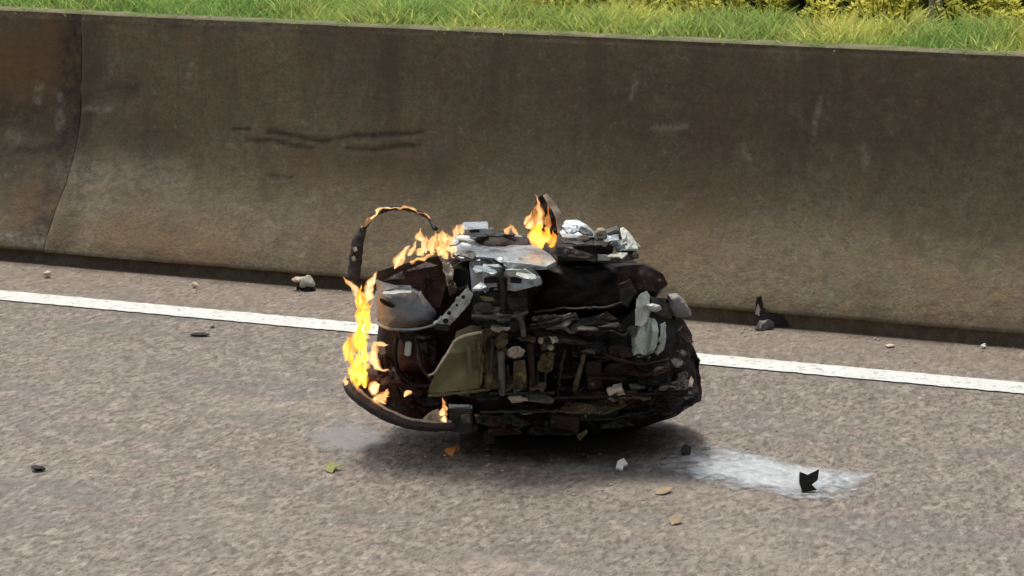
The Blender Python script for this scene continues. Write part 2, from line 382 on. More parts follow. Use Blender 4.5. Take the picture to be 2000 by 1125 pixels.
# ------------------------------------------------------------------ verge, grass, weeds
V, Q = [], []
vx = np.concatenate([np.linspace(-300, -4, 8), np.linspace(-3.5, 3.5, 60), np.linspace(4, 300, 8)]); vy = np.concatenate([np.linspace(.46, 3, 24), np.array([4, 7, 20, 80, 300])])
def verge_z(x, y): return TOPZ-.045-.05*max(0, y-.5)+.05*max(0, y-4)+.02*nz((x, y, 0), 1.5, 3)*min(1, max(0, y-.4)*3)
for x in vx:
    for y in vy: V.append((x, y, verge_z(x, y)))
meta(road_place(np_mesh('grass_verge', V, grid_faces(len(vx), len(vy)), m_soil)), kind='structure')

def add_tint(o, cols):
    a = o.data.attributes.new('tint', 'FLOAT_COLOR', 'POINT'); a.data.foreach_set('color', np.asarray(cols, np.float32).ravel())
def blades(spots, h, w, lean, seed):
    """bent three-quad blades: returns verts, quads"""
    r = np.random.default_rng(seed); n = len(spots)
    ang = r.uniform(0, 2*np.pi, n); la = r.uniform(0, 2*np.pi, n); le = r.uniform(.2, 1, n)*lean*h
    side = np.stack([np.cos(ang), np.sin(ang), np.zeros(n)], 1); ld = np.stack([np.cos(la), np.sin(la), np.zeros(n)], 1)
    V = []
    for t, ww in ((0, .8), (.4, 1), (.75, .75), (1, .12)):
        c = spots+ld*(le*t*t)[:, None]+np.array([0, 0, 1])*(h*(t-.18*lean*t*t))[:, None]
        V += [c-side*(w*ww/2)[:, None], c+side*(w*ww/2)[:, None]]
    V = np.stack(V, 1).reshape(-1, 3)
    b = np.arange(n)[:, None]*8
    Q = np.concatenate([b+np.array([[0, 1, 3, 2]])+2*k for k in range(3)], 0)
    return V, Q
n = 90000
gx = rng.uniform(-2.9, 2.7, n); gy = .372+(rng.random(n)**1.25)*2.0
tuft = np.array([noise.noise(Vector((x*5, y*5, 0))) for x, y in zip(gx, gy)])
tone = np.array([1.3*noise.noise(Vector((x*2.6, y*3.2, 5))) for x, y in zip(gx, gy)])
h = np.clip(.085+.07*tuft+rng.uniform(-.03, .06, n), .03, .3)*np.clip((gy-.38)*2.8+.5, .5, 1.15)*np.where((gx > .1) & (gy > .85), .75, 1.0)
gz = np.array([verge_z(x, y) for x, y in zip(gx, gy)])-.005
w = rng.uniform(.003, .009, n)
Vb, Qb = blades(np.stack([gx, gy, gz], 1), h, w, .9, 3)
yel = np.clip(.22+.26*(gx+.4)/1.8+.55*tone+.30*(gy-.8)+rng.normal(0, .18, n), 0, 1)
cg = np.stack([.30+.50*yel, .46+.30*yel, .14+.09*yel], 1)*rng.uniform(.75, 1.2, n)[:, None]
straw = rng.random(n) < .05; cg[straw] = (.36, .31, .15)
g = np_mesh('grass', Vb, Qb, m_grass, smooth=True)
add_tint(g, np.repeat(np.concatenate([cg, np.ones((n, 1))], 1), 8, axis=0)); road_place(g); meta(g, 'green and yellowish grass growing on the verge behind the barrier', 'grass', kind='stuff')

def leafmass(n, cx, cy, cz, rx, ry, rz, size, seed):
    r = np.random.default_rng(seed)
    p = r.normal(0, 1, (n, 3)); p /= np.linalg.norm(p, axis=1)[:, None]; p *= (r.random(n)**.4)[:, None]
    c = np.stack([cx+p[:, 0]*rx, cy+p[:, 1]*ry, cz+p[:, 2]*rz], 1)
    a = r.normal(0, 1, (n, 3)); a /= np.linalg.norm(a, axis=1)[:, None]; b = np.cross(a, r.normal(0, 1, (n, 3))); b /= np.linalg.norm(b, axis=1)[:, None]
    s = r.uniform(.6, 1.3, n)[:, None]*size
    V = np.stack([c-a*s, c+b*s*.42, c+a*s, c-b*s*.42], 1).reshape(-1, 3)
    return V, np.arange(4*n).reshape(-1, 4)
# dark thicket further back
VV, QQ, k = [], [], 0
for i in range(26):
    x = -3.2+i*.25+rng.uniform(-.08, .08); hgt = rng.uniform(.17, .30)
    a, b = leafmass(700, x, rng.uniform(1.5, 2.0), verge_z(x, 1.7)+hgt*.55, .24, .28, hgt, .03, 50+i)
    VV.append(a); QQ.append(b+k); k += len(a)
th = np_mesh('thicket', np.concatenate(VV), np.concatenate(QQ), m_bush, smooth=False)
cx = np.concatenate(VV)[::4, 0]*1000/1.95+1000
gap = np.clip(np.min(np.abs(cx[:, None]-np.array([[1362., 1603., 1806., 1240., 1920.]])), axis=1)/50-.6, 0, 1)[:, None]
sh = rng.uniform(.5, 1.3, k//4)[:, None]*(np.array([[.014, .016, .009]])*(1-gap)+np.array([[.30, .31, .075]])*gap)  # leaves at the gaps tinted near-black: shade put into the leaf colour
add_tint(th, np.repeat(np.concatenate([sh, np.ones((k//4, 1))], 1), 4, axis=0)); road_place(th); meta(th, 'olive tangled thicket with painted dark gaps behind the yellow weeds', 'thicket', kind='stuff')

# yellow leafy weeds along the back of the grass
def weed(px, seed, hgt, y):
    r = np.random.default_rng(seed)
    g0 = ground(px, 0, .95); x = world_to_road(g0)[0]*1.0; x = (px-1000)/1000*1.95+.02
    base = Vector((x, y, verge_z(x, y)-.01))
    root = empty('weed_plant', road_to_world([[base.x, base.y, base.z]])[0], 'yellow-green leafy weed in the row standing in the grass behind the barrier', 'weed', 'yellow weeds behind the barrier')
    root.rotation_euler = (0, 0, RA)
    sm = bmesh.new(); V, Q, C = [], [], []
    for k in range(5):
        an = r.uniform(0, 6.28); tip = Vector((math.cos(an)*.09*r.random(), math.sin(an)*.06*r.random(), hgt*r.uniform(.7, 1.1)))
        sweep(sm, [Vector((0, 0, 0)), tip*.5+Vector((0, 0, .01)), tip], [.004, .003, .0015], 5)
        for j in range(64):
            t = r.uniform(.15, 1.05); c = tip*t; a = r.uniform(0, 6.28); L = r.uniform(.014, .034)
            d = Vector((math.cos(a), math.sin(a), r.uniform(.1, .9))).normalized(); s = d.cross(Vector((0, 0, 1))).normalized()*L*r.uniform(.22, .36)
            q = len(V); V += [c, c+d*L*.5+s, c+d*L, c+d*L*.5-s]; Q.append((q, q+1, q+2, q+3))
            yl = min(1, max(0, r.normal(.6, .28))); col = (.36+.50*yl, .42+.36*yl, .07+.14*yl, 1); C += [col]*4
    f = np_mesh('leaves', [tuple(v) for v in V], Q, m_leaf, root, smooth=False); add_tint(f, C)
    st = finish(sm, 'stem', m_leaf, root); add_tint(st, [(.14, .13, .03, 1)]*len(st.data.vertices))

def sweep(bm, pts, rad, sides=8, cap=True, twist=0.0):
    """tube of varying radius along points"""
    n = len(pts); rings = []
    up = Vector((0, 0, 1)); T0 = (pts[1]-pts[0]).normalized()
    if abs(T0.dot(up)) > .9: up = Vector((1, 0, 0))
    N = T0.cross(up).normalized()
    for i, p in enumerate(pts):
        T = (pts[min(i+1, n-1)]-pts[max(i-1, 0)])
        T = T.normalized() if T.length > 1e-9 else T0
        N = (N-T*N.dot(T)); N = N.normalized() if N.length > 1e-9 else T.orthogonal().normalized()
        B = T.cross(N); r = rad[i] if isinstance(rad, (list, tuple)) else rad
        rings.append([bm.verts.new(p+(N*math.cos(2*math.pi*k/sides)+B*math.sin(2*math.pi*k/sides))*r) for k in range(sides)])
    for a, b in zip(rings[:-1], rings[1:]):
        for k in range(sides): bm.faces.new((a[k], a[(k+1) % sides], b[(k+1) % sides], b[k]))
    if cap:
        bm.faces.new(rings[0][::-1]); bm.faces.new(rings[-1])
    return rings
def spline(pts, n):
    P = [pts[0]*2-pts[1]]+list(pts)+[pts[-1]*2-pts[-2]]; out = []
    segs = len(pts)-1
    for i in range(n+1):
        x = i/n*segs; k = min(int(x), segs-1); t = x-k; a, b, c, d = P[k:k+4]
        out.append(.5*((2*b)+(c-a)*t+(2*a-5*b+4*c-d)*t*t+(3*b-a-3*c+d)*t**3))
    return out
for i, px in enumerate([850, 930, 985, 1045, 1150, 1205, 1290, 1348, 1408, 1470, 1512, 1570, 1660, 1752, 1850, 1912, 2000, 845, 905, 960, 1010, 1090, 1130, 1180, 1225, 1260, 1330, 1365, 1390, 1420, 1440, 1500, 1525, 1545, 1590, 1615, 1640, 1690, 1715, 1740, 1770, 1790, 1860, 1885, 1900, 1935, 1960, 1980, 2020]):
    if min(abs(px-g) for g in (1362, 1603, 1806)) < 24: continue
    weed(px, 300+i, random.uniform(.15, .26), random.uniform(.80, 1.2))
# grey post in the verge
px0 = ground(1827, 22, .90); xr, yr = world_to_road(px0)
post = empty('metal_post', (px0.x, px0.y, .80), 'grey metal post standing in the weeds behind the barrier, top out of view', 'post')
bm = bmesh.new(); sweep(bm, [Vector((0, 0, 0)), Vector((0, 0, .7)), Vector((0, 0, 1.3))], .024, 14); finish(bm, 'pole', metal('galvanised_steel', (.30, .31, .32), (.22, .23, .24), .5, .5, .1), post)
bm = bmesh.new(); sweep(bm, [Vector((0, 0, .0)), Vector((0, 0, .06))], .036, 14); finish(bm, 'collar', m_dark, post)

# ------------------------------------------------------------------ the burning engine
YC = ground(1000, 862).y
EX = ground(660+780/2.1635, 862).x
def P(x, y, d=0.0):
    """point seen at (x, y) of the engine detail of the photograph, d metres in front of the engine's middle"""
    r = ray(660+x/2.1635, 360+y/2.1635); t = (YC-d)/r.y
    return Vector((r.x*t-EX, -d, CAM_H+r.z*t))
UN = 1/2.1635/F_PX*6.1                            # metres per unit of that detail
engine = empty('car_engine', (EX, YC, 0), 'wrecked burning car engine with gearbox lying on the road beside the white edge line', 'engine')

def pillow(name, out, d0, bf, bb, mat, amp=.006, freq=16, rings=14, k=4.0, n=96, p=engine, center=None, sharp=30, ridge=0.0):
    pts = [Vector((x, y)) for x, y in out]; L = [0]
    for a, b in zip(pts, pts[1:]+pts[:1]): L.append(L[-1]+(b-a).length)
    samp = []
    for i in range(n):
        s = L[-1]*i/n; j = max(q for q in range(len(pts)) if L[q] <= s+1e-9)
        a, b = pts[j], pts[(j+1) % len(pts)]; samp.append(a.lerp(b, (s-L[j])/max(1e-9, L[j+1]-L[j])))
    c = Vector(center) if center else sum(samp, Vector((0, 0)))/n
    bm = bmesh.new()
    def vert(q, t, sgn):
        prof = (1-min(1, t)**k)**.5
        d = d0+(bf if sgn > 0 else -bb)*prof
        v = P(q.x, q.y, d)
        a = amp*nz(v+Vector((d0*7, 0, 0)), freq, 4)+ridge*(abs(noise.noise(v*freq*.7))-.25)
        v += Vector((.5*a, -sgn*a*1.2, .5*a)); return bm.verts.new(v)
    lists = {}
    for sgn in (1, -1):
        R = []
        for i in range(rings, 0, -1):
            if sgn < 0 and i == rings: R.append(lists[1][0]); continue
            t = (i/rings)**.75
            R.append([vert(c.lerp(q, t), t, sgn) for q in samp])
        lists[sgn] = R
        for A, B in zip(R[:-1], R[1:]):
            for j in range(n): bm.faces.new((A[j], A[(j+1) % n], B[(j+1) % n], B[j]))
        cv = vert(c, 0, sgn)
        for j in range(n): bm.faces.new((R[-1][j], R[-1][(j+1) % n], cv))
    return finish(bm, name, mat, p, sharp)

def plate(name, out, thick, mat, crump=.004, freq=30, cell=.012, p=engine, d=0.0, sharp=25, bend=None):
    """crumpled sheet: outline points (x, y[, d])"""
    bm = bmesh.new()
    f = bm.faces.new([bm.verts.new(P(q[0], q[1], q[2] if len(q) > 2 else d)) for q in out])
    bmesh.ops.triangulate(bm, faces=[f])
    for _ in range(6):
        es = [e for e in bm.edges if e.calc_length() > cell]
        if not es or len(bm.faces) > 4000: break
        bmesh.ops.subdivide_edges(bm, edges=es, cuts=1)
        bmesh.ops.triangulate(bm, faces=[f for f in bm.faces if len(f.verts) > 3])
    off = random.uniform(0, 50)
    for v in bm.verts:
        a = crump*(nz(v.co+Vector((off, 0, 0)), freq, 3)+.6*(abs(noise.noise((v.co+Vector((off, 3, 0)))*freq*.6))-.3))
        v.co += Vector((.25*a*v.is_boundary, -a*1.6, .35*a))
    bmesh.ops.recalc_face_normals(bm, faces=bm.faces)
    thicken(bm, thick)
    return finish(bm, name, mat, p, sharp)

def tube(name, pts, r, mat, n=20, sides=8, p=engine, amp=0.0, caps=True):
    S = spline([P(*q) for q in pts], n)
    if isinstance(r, (list, tuple)): rr = list(np.interp(np.linspace(0, 1, n+1), np.linspace(0, 1, len(r)), r))
    else: rr = [r]*(n+1)
    bm = bmesh.new(); sweep(bm, S, rr, sides)
    if amp:
        for v in bm.verts: v.co += noise.noise_vector(v.co*70)*amp
    return finish(bm, name, mat, p, 50)

def block(name, x, y, w, h, dep, d, mat, rot=0.0, yaw=0.0, tilt=0.0, bev=.003, p=engine, amp=.0015):
    """bevelled casting lump: w, h in detail units, dep metres; d is its front"""
    bm = bmesh.new(); bmesh.ops.create_cube(bm, size=1)
    bmesh.ops.scale(bm, vec=(w*UN, dep, h*UN), verts=bm.verts)
    bmesh.ops.bevel(bm, geom=bm.edges[:], offset=min(bev, .3*min(w*UN, h*UN, dep)), segments=2, affect='EDGES')
    bmesh.ops.rotate(bm, matrix=Matrix.Rotation(-math.radians(rot), 3, 'Y') @ Matrix.Rotation(math.radians(yaw), 3, 'Z') @ Matrix.Rotation(math.radians(tilt), 3, 'X'), verts=bm.verts)
    c = P(x, y, d-dep*.5)
    for v in bm.verts: v.co += c; v.co += noise.noise_vector(v.co*60)*amp
    return finish(bm, name, mat, p, 30)

def drum(name, x, y, r, dep, d, mat, yaw=0.0, pitch=0.0, hole=0.0, seg=28, p=engine, steps=None, amp=.0008):
    """turned part facing the viewer; steps = [(radius factor, depth in m)] from the front"""
    bm = bmesh.new(); c = P(x, y, d); R = r*UN
    prof = steps or [(hole, .012 if hole else 0), (hole, 0), (.9, 0), (1, .004), (1, dep)]
    ring = []
    for f, yy in prof:
        ring.append([bm.verts.new(Vector((R*max(f, .001)*math.cos(2*math.pi*k/seg), yy, R*max(f, .001)*math.sin(2*math.pi*k/seg)))) for k in range(seg)])
    for a, b in zip(ring[:-1], ring[1:]):
        for k in range(seg): bm.faces.new((a[k], a[(k+1) % seg], b[(k+1) % seg], b[k]))
    bm.faces.new(ring[0][::-1]); bm.faces.new(ring[-1])
    bmesh.ops.rotate(bm, matrix=Matrix.Rotation(math.radians(yaw), 3, 'Z') @ Matrix.Rotation(math.radians(pitch), 3, 'X'), verts=bm.verts)
    for v in bm.verts: v.co += c; v.co += noise.noise_vector(v.co*50)*amp
    return finish(bm, name, mat, p, 30)
def bolt(x, y, d, r, mat, p=engine):
    bm = bmesh.new(); c = P(x, y, d); R = r*UN; a0 = random.random()
    for rad, y0, y1, sd in ((R*1.35, 0, .003, 14), (R, -.008, .001, 6)):
        lo = [bm.verts.new(c+Vector((rad*math.cos(2*math.pi*k/sd+a0), y1, rad*math.sin(2*math.pi*k/sd+a0)))) for k in range(sd)]
        hi = [bm.verts.new(c+Vector((rad*.93*math.cos(2*math.pi*k/sd+a0), y0, rad*.93*math.sin(2*math.pi*k/sd+a0)))) for k in range(sd)]
        for k in range(sd): bm.faces.new((lo[k], lo[(k+1) % sd], hi[(k+1) % sd], hi[k]))
        bm.faces.new(hi); bm.faces.new(lo[::-1])
    return finish(bm, 'bolt', mat, p, 25)

# --- massive parts
pillow('gearbox_casing', [(470, 640), (620, 580), (820, 545), (1000, 545), (1240, 540), (1300, 470), (1400, 480), (1440, 550), (1475, 605), (1493, 660), (1512, 730), (1532, 870), (1528, 912), (1440, 978), (1330, 1012), (1260, 1040), (1180, 1056), (1000, 1080), (830, 1070), (650, 1078), (600, 1050), (495, 1030), (465, 950), (455, 800)],
       0, .15, .22, m_black, .016, 15, 20, 5, 128, ridge=.020)
pillow('engine_block', [(170, 600), (160, 480), (185, 400), (330, 335), (430, 305), (500, 250), (620, 195), (800, 215), (930, 245), (1090, 260), (1250, 320), (1330, 420), (1300, 600), (1000, 640), (520, 700), (470, 900), (250, 890), (170, 830), (150, 740)],
       -.07, .13, .17, m_brown, .012, 14, 16, 5, 112, ridge=.014)
pillow('differential_housing', [(825, 335), (920, 330), (1180, 328), (1290, 335), (1370, 378), (1392, 425), (1360, 460), (1300, 520), (1240, 570), (1000, 575), (820, 580), (795, 500), (850, 410)],
       -.02, .13, .1, m_black, .014, 12, 16, 5, 90, ridge=.016)
plate('torn_casing_edge', [(1195, 345, .13), (1290, 338, .10), (1372, 378, .08), (1392, 425, .07), (1350, 455, .10), (1280, 445, .14), (1225, 480, .16), (1190, 440, .17)], .006, m_brown, .012, 22)
plate('torn_casing_edge', [(1190, 425, .185), (1235, 400, .175), (1255, 450, .175), (1225, 520, .18), (1195, 500, .185)], .006, m_dark, .008, 26)

# --- left housing: a broken bowl with a dark hollow behind it
plate('housing_back_wall', [(172, 385, .06), (205, 362, .06), (330, 325, .07), (420, 306, .08), (445, 335, .08), (460, 420, .10), (430, 520, .10), (300, 520, .08), (175, 480, .07)], .006, m_burnt_glow, .006, 16)
pillow('broken_housing', [(160, 450), (240, 428), (300, 432), (350, 452), (395, 500), (425, 545), (402, 590), (335, 607), (200, 607), (163, 562)], .08, .085, .03, m_plastic, .006, 11, 12, 2.4, 72, sharp=45, ridge=.004)
plate('housing_rim', [(160, 372, .10), (205, 356, .11), (330, 322, .125), (425, 302, .13), (428, 314, .13), (330, 336, .125), (215, 372, .11), (170, 400, .10)], .006, m_dark, .004, 30)
plate('housing_rim', [(160, 405, .10), (235, 425, .145), (310, 428, .16), (308, 442, .16), (235, 440, .15), (165, 455, .11)], .005, m_alu, .003, 30)
tube('housing_lip', [(165, 585, .12), (220, 610, .15), (330, 612, .16), (405, 594, .15), (440, 560, .13)], .0045, m_alu, 20, 6, amp=.002)
plate('housing_rib', [(178, 480, .165), (215, 496, .185), (240, 512, .19), (238, 520, .19), (200, 506, .18), (176, 492, .165)], .004, m_black, .002, 30)
plate('housing_rib', [(352, 452, .185), (366, 490, .18), (372, 520, .17), (362, 512, .175), (346, 470, .185)], .004, m_alu_pale, .002, 30)
# intake opening right of the bowl
drum('intake_opening', 508, 400, 56, .05, .15, m_dark, yaw=-18, steps=[(.62, .035), (.66, .004), (.8, 0), (1, .006), (1.05, .02), (1.0, .08)])
plate('crumbly_edge', [(440, 330, .17), (470, 335, .18), (490, 380, .19), (478, 430, .19), (462, 430, .18), (452, 380, .175)], .005, m_ash_glint, .010, 45, .007)  # pale plate paints the highlight on the opening's left edge
plate('crumbly_edge', [(470, 400, .19), (500, 420, .195), (495, 455, .19), (470, 470, .185)], .005, m_olive_dark, .010, 45, .007)
# strut under the opening
strut = plate('strut', [(545, 435, .20), (572, 462, .20), (560, 500, .20), (505, 560, .20), (470, 600, .195), (425, 612, .19), (408, 590, .19), (440, 560, .19), (490, 500, .195)], .012, m_alu_pale, .006, 40, .009)
for x, y, r in ((530, 478, 8), (503, 512, 6), (470, 545, 9), (455, 578, 12)): drum('strut_hole', x, y, r, .004, .2135, m_black, seg=14, p=strut)
block('strut_foot', 440, 600, 62, 26, .03, .20, m_dark, rot=-8, p=strut)

# --- top covers
tcov = plate('top_cover', [(486, 262, .06), (500, 240, .02), (545, 216, -.04), (640, 212, -.06), (770, 214, -.06), (830, 254, .0), (900, 298, .08), (922, 326, .17), (880, 344, .20), (800, 347, .20), (720, 352, .20), (690, 334, .19), (660, 312, .18), (600, 306, .17), (520, 312, .16), (482, 292, .13)], .010, m_alu, .007, 18, .014)
plate('cover_crease', [(600, 316, .19), (650, 318, .195), (700, 334, .21), (690, 346, .21), (640, 336, .20)], .006, m_black, .003, 30, p=tcov)
plate('cover_lip', [(690, 326, .215), (800, 336, .22), (922, 326, .19), (878, 348, .215), (720, 356, .22)], .005, m_alu_pale, .004, 30, p=tcov)
plate('cover_side', [(556, 330, .18), (600, 322, .19), (640, 330, .20), (640, 450, .20), (600, 470, .20), (566, 452, .19)], .008, m_alu, .006, 25)
cbx = block('cover_box', 580, 190, 110, 34, .07, .02, m_alu, rot=3, tilt=6); block('cover_slot', 578, 197, 42, 14, .006, .026, m_black, rot=3, p=cbx)
block('cover_box', 640, 200, 40, 22, .05, .0, m_alu_dirty, rot=14)
plate('bent_flap', [(690, 190, -.06), (735, 170, -.06), (760, 190, -.03), (745, 215, 0), (700, 212, 0)], .005, m_brown, .006, 40)
# middle bracket
mbr = plate('mounting_bracket', [(572, 352, .215), (640, 345, .22), (700, 352, .225), (800, 352, .225), (846, 376, .22), (862, 408, .215), (825, 432, .22), (745, 452, .22), (712, 446, .22), (690, 430, .22), (640, 436, .215), (600, 452, .21), (574, 448, .205)], .014, m_alu, .006, 26, .010)
block('bracket_hole', 648, 404, 60, 26, .006, .236, m_black, rot=4, p=mbr); block('bracket_hole', 752, 404, 46, 24, .006, .240, m_black, rot=-5, p=mbr); block('bracket_hole', 695, 420, 40, 50, .006, .236, m_black, p=mbr)
plate('bracket_flange', [(700, 362, .25), (790, 360, .25), (830, 384, .245), (800, 396, .25), (720, 388, .25)], .006, m_alu_pale, .004, 30, p=mbr)
block('bracket_boss', 842, 408, 34, 34, .03, .245, m_alu, rot=20, p=mbr)
tube('bracket_rod', [(700, 352, .25), (690, 390, .255), (700, 470, .25), (694, 540, .24)], .006, m_dark)
plate('web_plate', [(575, 455, .20), (690, 445, .21), (800, 440, .20), (806, 540, .19), (760, 610, .19), (620, 600, .19), (560, 570, .185)], .008, m_dark, .012, 30)
plate('ribbed_lug', [(575, 512, .22), (610, 506, .225), (655, 516, .225), (690, 522, .22), (680, 538, .22), (600, 540, .22), (576, 534, .215)], .010, m_alu_dirty, .005, 40, .008)
plate('ribbed_lug', [(600, 470, .215), (650, 478, .22), (668, 494, .22), (620, 492, .22)], .008, m_olive, .004, 40, .008)
tube('pipe', [(568, 556, .21), (640, 560, .225), (740, 556, .22), (800, 540, .2)], .006, m_alu_dirty)
drum('pulley', 742, 600, 46, .06, .2, m_dark, yaw=12, steps=[(.2, 0), (.5, 0), (.52, .012), (.8, .012), (.85, 0), (1, .002), (1, .05)])
tube('pulley_shaft', [(752, 540, .21), (775, 580, .225), (785, 640, .22)], .008, m_alu_dirty)

# --- upper right cluster
plate('cylinder_head_cover', [(945, 172, -.04), (965, 152, -.06), (1010, 150, -.06), (1050, 170, -.03), (1086, 200, 0), (1082, 222, .03), (1020, 226, .05), (950, 224, .03), (938, 205, 0)], .014, m_alu, .006, 22)
block('cylinder_head', 1040, 262, 230, 66, .16, .09, m_dark, rot=4, amp=.004); block('head_window', 1036, 226, 52, 18, .01, .108, m_ash_glint, rot=4)
plate('head_flange', [(918, 262, .12), (1000, 272, .125), (1090, 300, .13), (1270, 292, .10), (1272, 312, .10), (1200, 330, .12), (1090, 327, .135), (990, 312, .13), (922, 300, .12)], .010, m_alu_dirty, .006, 24)
pillow('sensor_cap', [(1086, 205), (1095, 186), (1118, 182), (1134, 192), (1130, 214), (1108, 222), (1090, 220)], .03, .03, .03, m_ash_glint, .003, 40, 5, 3, 28)
block('head_lug', 1162, 212, 56, 44, .06, .04, m_alu_dirty, rot=18, amp=.003)
plate('torn_shard', [(1192, 184, 0), (1206, 180, 0), (1232, 204, .02), (1256, 236, .04), (1272, 262, .06), (1262, 276, .06), (1236, 264, .06), (1206, 240, .05), (1196, 214, .03)], .008, m_alu_pale, .004, 30)
block('head_lug', 1150, 248, 62, 24, .05, .09, m_alu_pale, rot=6, amp=.003); block('head_slot', 1132, 274, 66, 26, .008, .105, m_black, rot=8)
block('head_lug', 1192, 262, 40, 36, .05, .1, m_alu, rot=20, amp=.003); block('head_slot', 1228, 287, 66, 12, .006, .115, m_black, rot=-4)
plate('head_flange', [(1098, 296, .135), (1150, 302, .14), (1152, 322, .14), (1100, 322, .135)], .008, m_alu_pale, .003, 30)
for x, y in ((1182, 318), (1255, 300), (1010, 296), (965, 286)): bolt(x, y, .145, 9, m_alu_dirty)
block('head_foot', 1228, 272, 76, 12, .05, .11, m_alu_pale, rot=6)

# --- right side mount
plate('mount_plate', [(1262, 486, .20), (1280, 460, .195), (1304, 450, .19), (1318, 470, .195), (1316, 520, .21), (1305, 575, .22), (1285, 600, .22), (1258, 596, .215), (1256, 540, .21)], .010, m_alu_pale, .004, 30)
plate('mount_plate', [(1318, 470, .18), (1360, 486, .17), (1390, 500, .15), (1420, 540, .13), (1410, 570, .13), (1370, 560, .17), (1330, 540, .19)], .010, m_dark, .006, 30)
pillow('mount_nut', [(1302, 508), (1330, 502), (1362, 512), (1368, 530), (1345, 540), (1312, 534)], .21, .022, .02, m_alu_pale, .002, 40, 5, 3, 30)
plate('mount_bush', [(1276, 584, .20), (1298, 566, .205), (1322, 572, .215), (1330, 620, .235), (1322, 690, .235), (1306, 718, .225), (1288, 720, .215), (1262, 702, .205), (1242, 682, .19), (1240, 646, .19), (1256, 612, .195)], .016, m_green, .005, 20, .010, sharp=22)
plate('mount_dark_stripe', [(1318, 566, .20), (1344, 578, .20), (1360, 610, .205), (1356, 672, .215), (1338, 708, .215), (1318, 704, .215), (1332, 640, .22)], .008, m_dark, .003, 30)  # dark stripe plate down the right side of the bush
plate('mount_arm', [(1366, 590, .205), (1384, 585, .20), (1388, 640, .205), (1376, 700, .21), (1350, 722, .21), (1352, 706, .215), (1362, 660, .215)], .010, m_alu_pale, .003, 30)
plate('mount_plate', [(1232, 600, .20), (1262, 596, .21), (1250, 650, .21), (1236, 640, .205), (1214, 618, .19)], .008, m_alu_dirty, .004, 30)
pillow('end_cover', [(1388, 466), (1432, 459), (1470, 488), (1494, 530), (1490, 556), (1430, 566), (1395, 540)], .04, .05, .06, m_grey_mat, .008, 22, 8, 4, 48, sharp=18, ridge=.012)

# --- lower middle: olive shield and clutter
osh = plate('olive_shield', [(500, 622, .20), (560, 596, .195), (606, 600, .19), (608, 700, .215), (604, 790, .225), (596, 862, .22), (490, 874, .235), (382, 882, .23), (388, 852, .23), (412, 800, .235), (440, 752, .24), (462, 716, .235), (490, 664, .215)], .006, m_olive, .006, 14, .014)
tube('shield_fold_highlight', [(486, 668, .232), (520, 646, .235), (570, 632, .235), (606, 624, .23)], .004, m_ash_glint, 16, 6, amp=.001, p=osh)  # pale tube paints the highlight line along the fold
tube('shield_edge_highlight', [(488, 668, .232), (462, 716, .245), (438, 754, .25), (408, 796, .245), (384, 808, .24)], .0032, m_ash_glint, 16, 6, amp=.001, p=osh)  # pale tube paints the highlight down the shield's edge
block('shield_rib', 556, 740, 16, 120, .012, .245, m_olive, rot=3, p=osh); block('shield_rib', 586, 720, 10, 130, .012, .24, m_olive_dark, rot=2, p=osh)
plate('side_plate', [(612, 612, .205), (690, 600, .21), (712, 690, .22), (700, 860, .22), (625, 868, .22), (610, 740, .22)], .006, m_olive_dark, .012, 24)
plate('side_plate', [(742, 748, .225), (790, 742, .23), (800, 860, .225), (742, 884, .225)], .006, m_olive_dark, .008, 28)
block('column', 690, 790, 26, 190, .05, .235, m_alu_dirty, rot=2, amp=.004); block('column', 650, 720, 22, 150, .04, .235, m_dark, rot=-3, amp=.004)
block('column', 818, 760, 26, 200, .05, .225, m_brown, rot=3, amp=.004)
pillow('bolt_head', [(715, 700), (738, 684), (770, 682), (786, 704), (776, 730), (744, 738), (722, 724)], .225, .026, .02, m_ash_glint, .009, 60, 6, 6, 30, sharp=15, ridge=.008)
dbr = plate('dirty_bracket', [(848, 646, .20), (928, 640, .20), (934, 668, .20), (905, 690, .205), (912, 760, .21), (880, 805, .215), (862, 760, .21), (858, 700, .205)], .010, m_olive_dark, .010, 32)
for x, y in ((858, 662), (915, 656), (900, 690)): bolt(x, y, .215, 10, m_ash_glint, dbr)
block('lug', 668, 608, 46, 20, .03, .225, m_ash_glint, rot=-14, amp=.004)
for i in range(7):
    x = 690+i*31; block('casting_rib', x, 812+random.uniform(-10, 10), 9, 120+random.uniform(-30, 30), .02, .222, random.choice([m_dark, m_olive_dark, m_black]), rot=random.uniform(-5, 5), amp=.003)
# flange seams
for x0, x1, y0, y1, mt in ((382, 640, 893, 866, m_olive), (470, 560, 935, 938, m_alu), (640, 915, 884, 880, m_dark), (600, 930, 962, 958, m_dark), (900, 1440, 905, 880, m_black)):  # the aluminium one paints the sump's top edge highlight
    tube('casing_seam', [(x0, y0, .215), ((x0+x1)/2, (y0+y1)/2+2, .225), (x1, y1, .215)], .0045, mt, 24, 6, amp=.003)
plate('flange_piece', [(718, 900, .225), (775, 896, .23), (782, 920, .23), (735, 924, .225)], .008, m_ash_glint, .004, 40)
plate('flange_piece', [(790, 895, .23), (860, 892, .23), (915, 908, .225), (905, 928, .225), (830, 920, .23)], .008, m_alu_dirty, .004, 40)
sbx = block('sump_box', 520, 985, 96, 92, .09, .19, m_dark, rot=2, amp=.004)
tube('sump_edge_highlight', [(470, 940, .195), (515, 938, .20), (566, 942, .195)], .005, m_alu, 12, 6, amp=.001, p=sbx)  # bright tube paints the highlight on the box's top edge
block('sump_patch', 540, 990, 40, 40, .01, .20, m_alu_dirty, rot=10, amp=.004, p=sbx)
for x, y in ((580, 1030), (655, 1000), (720, 990), (790, 1000), (880, 1010)): bolt(x, y, .185, 10, m_dark)
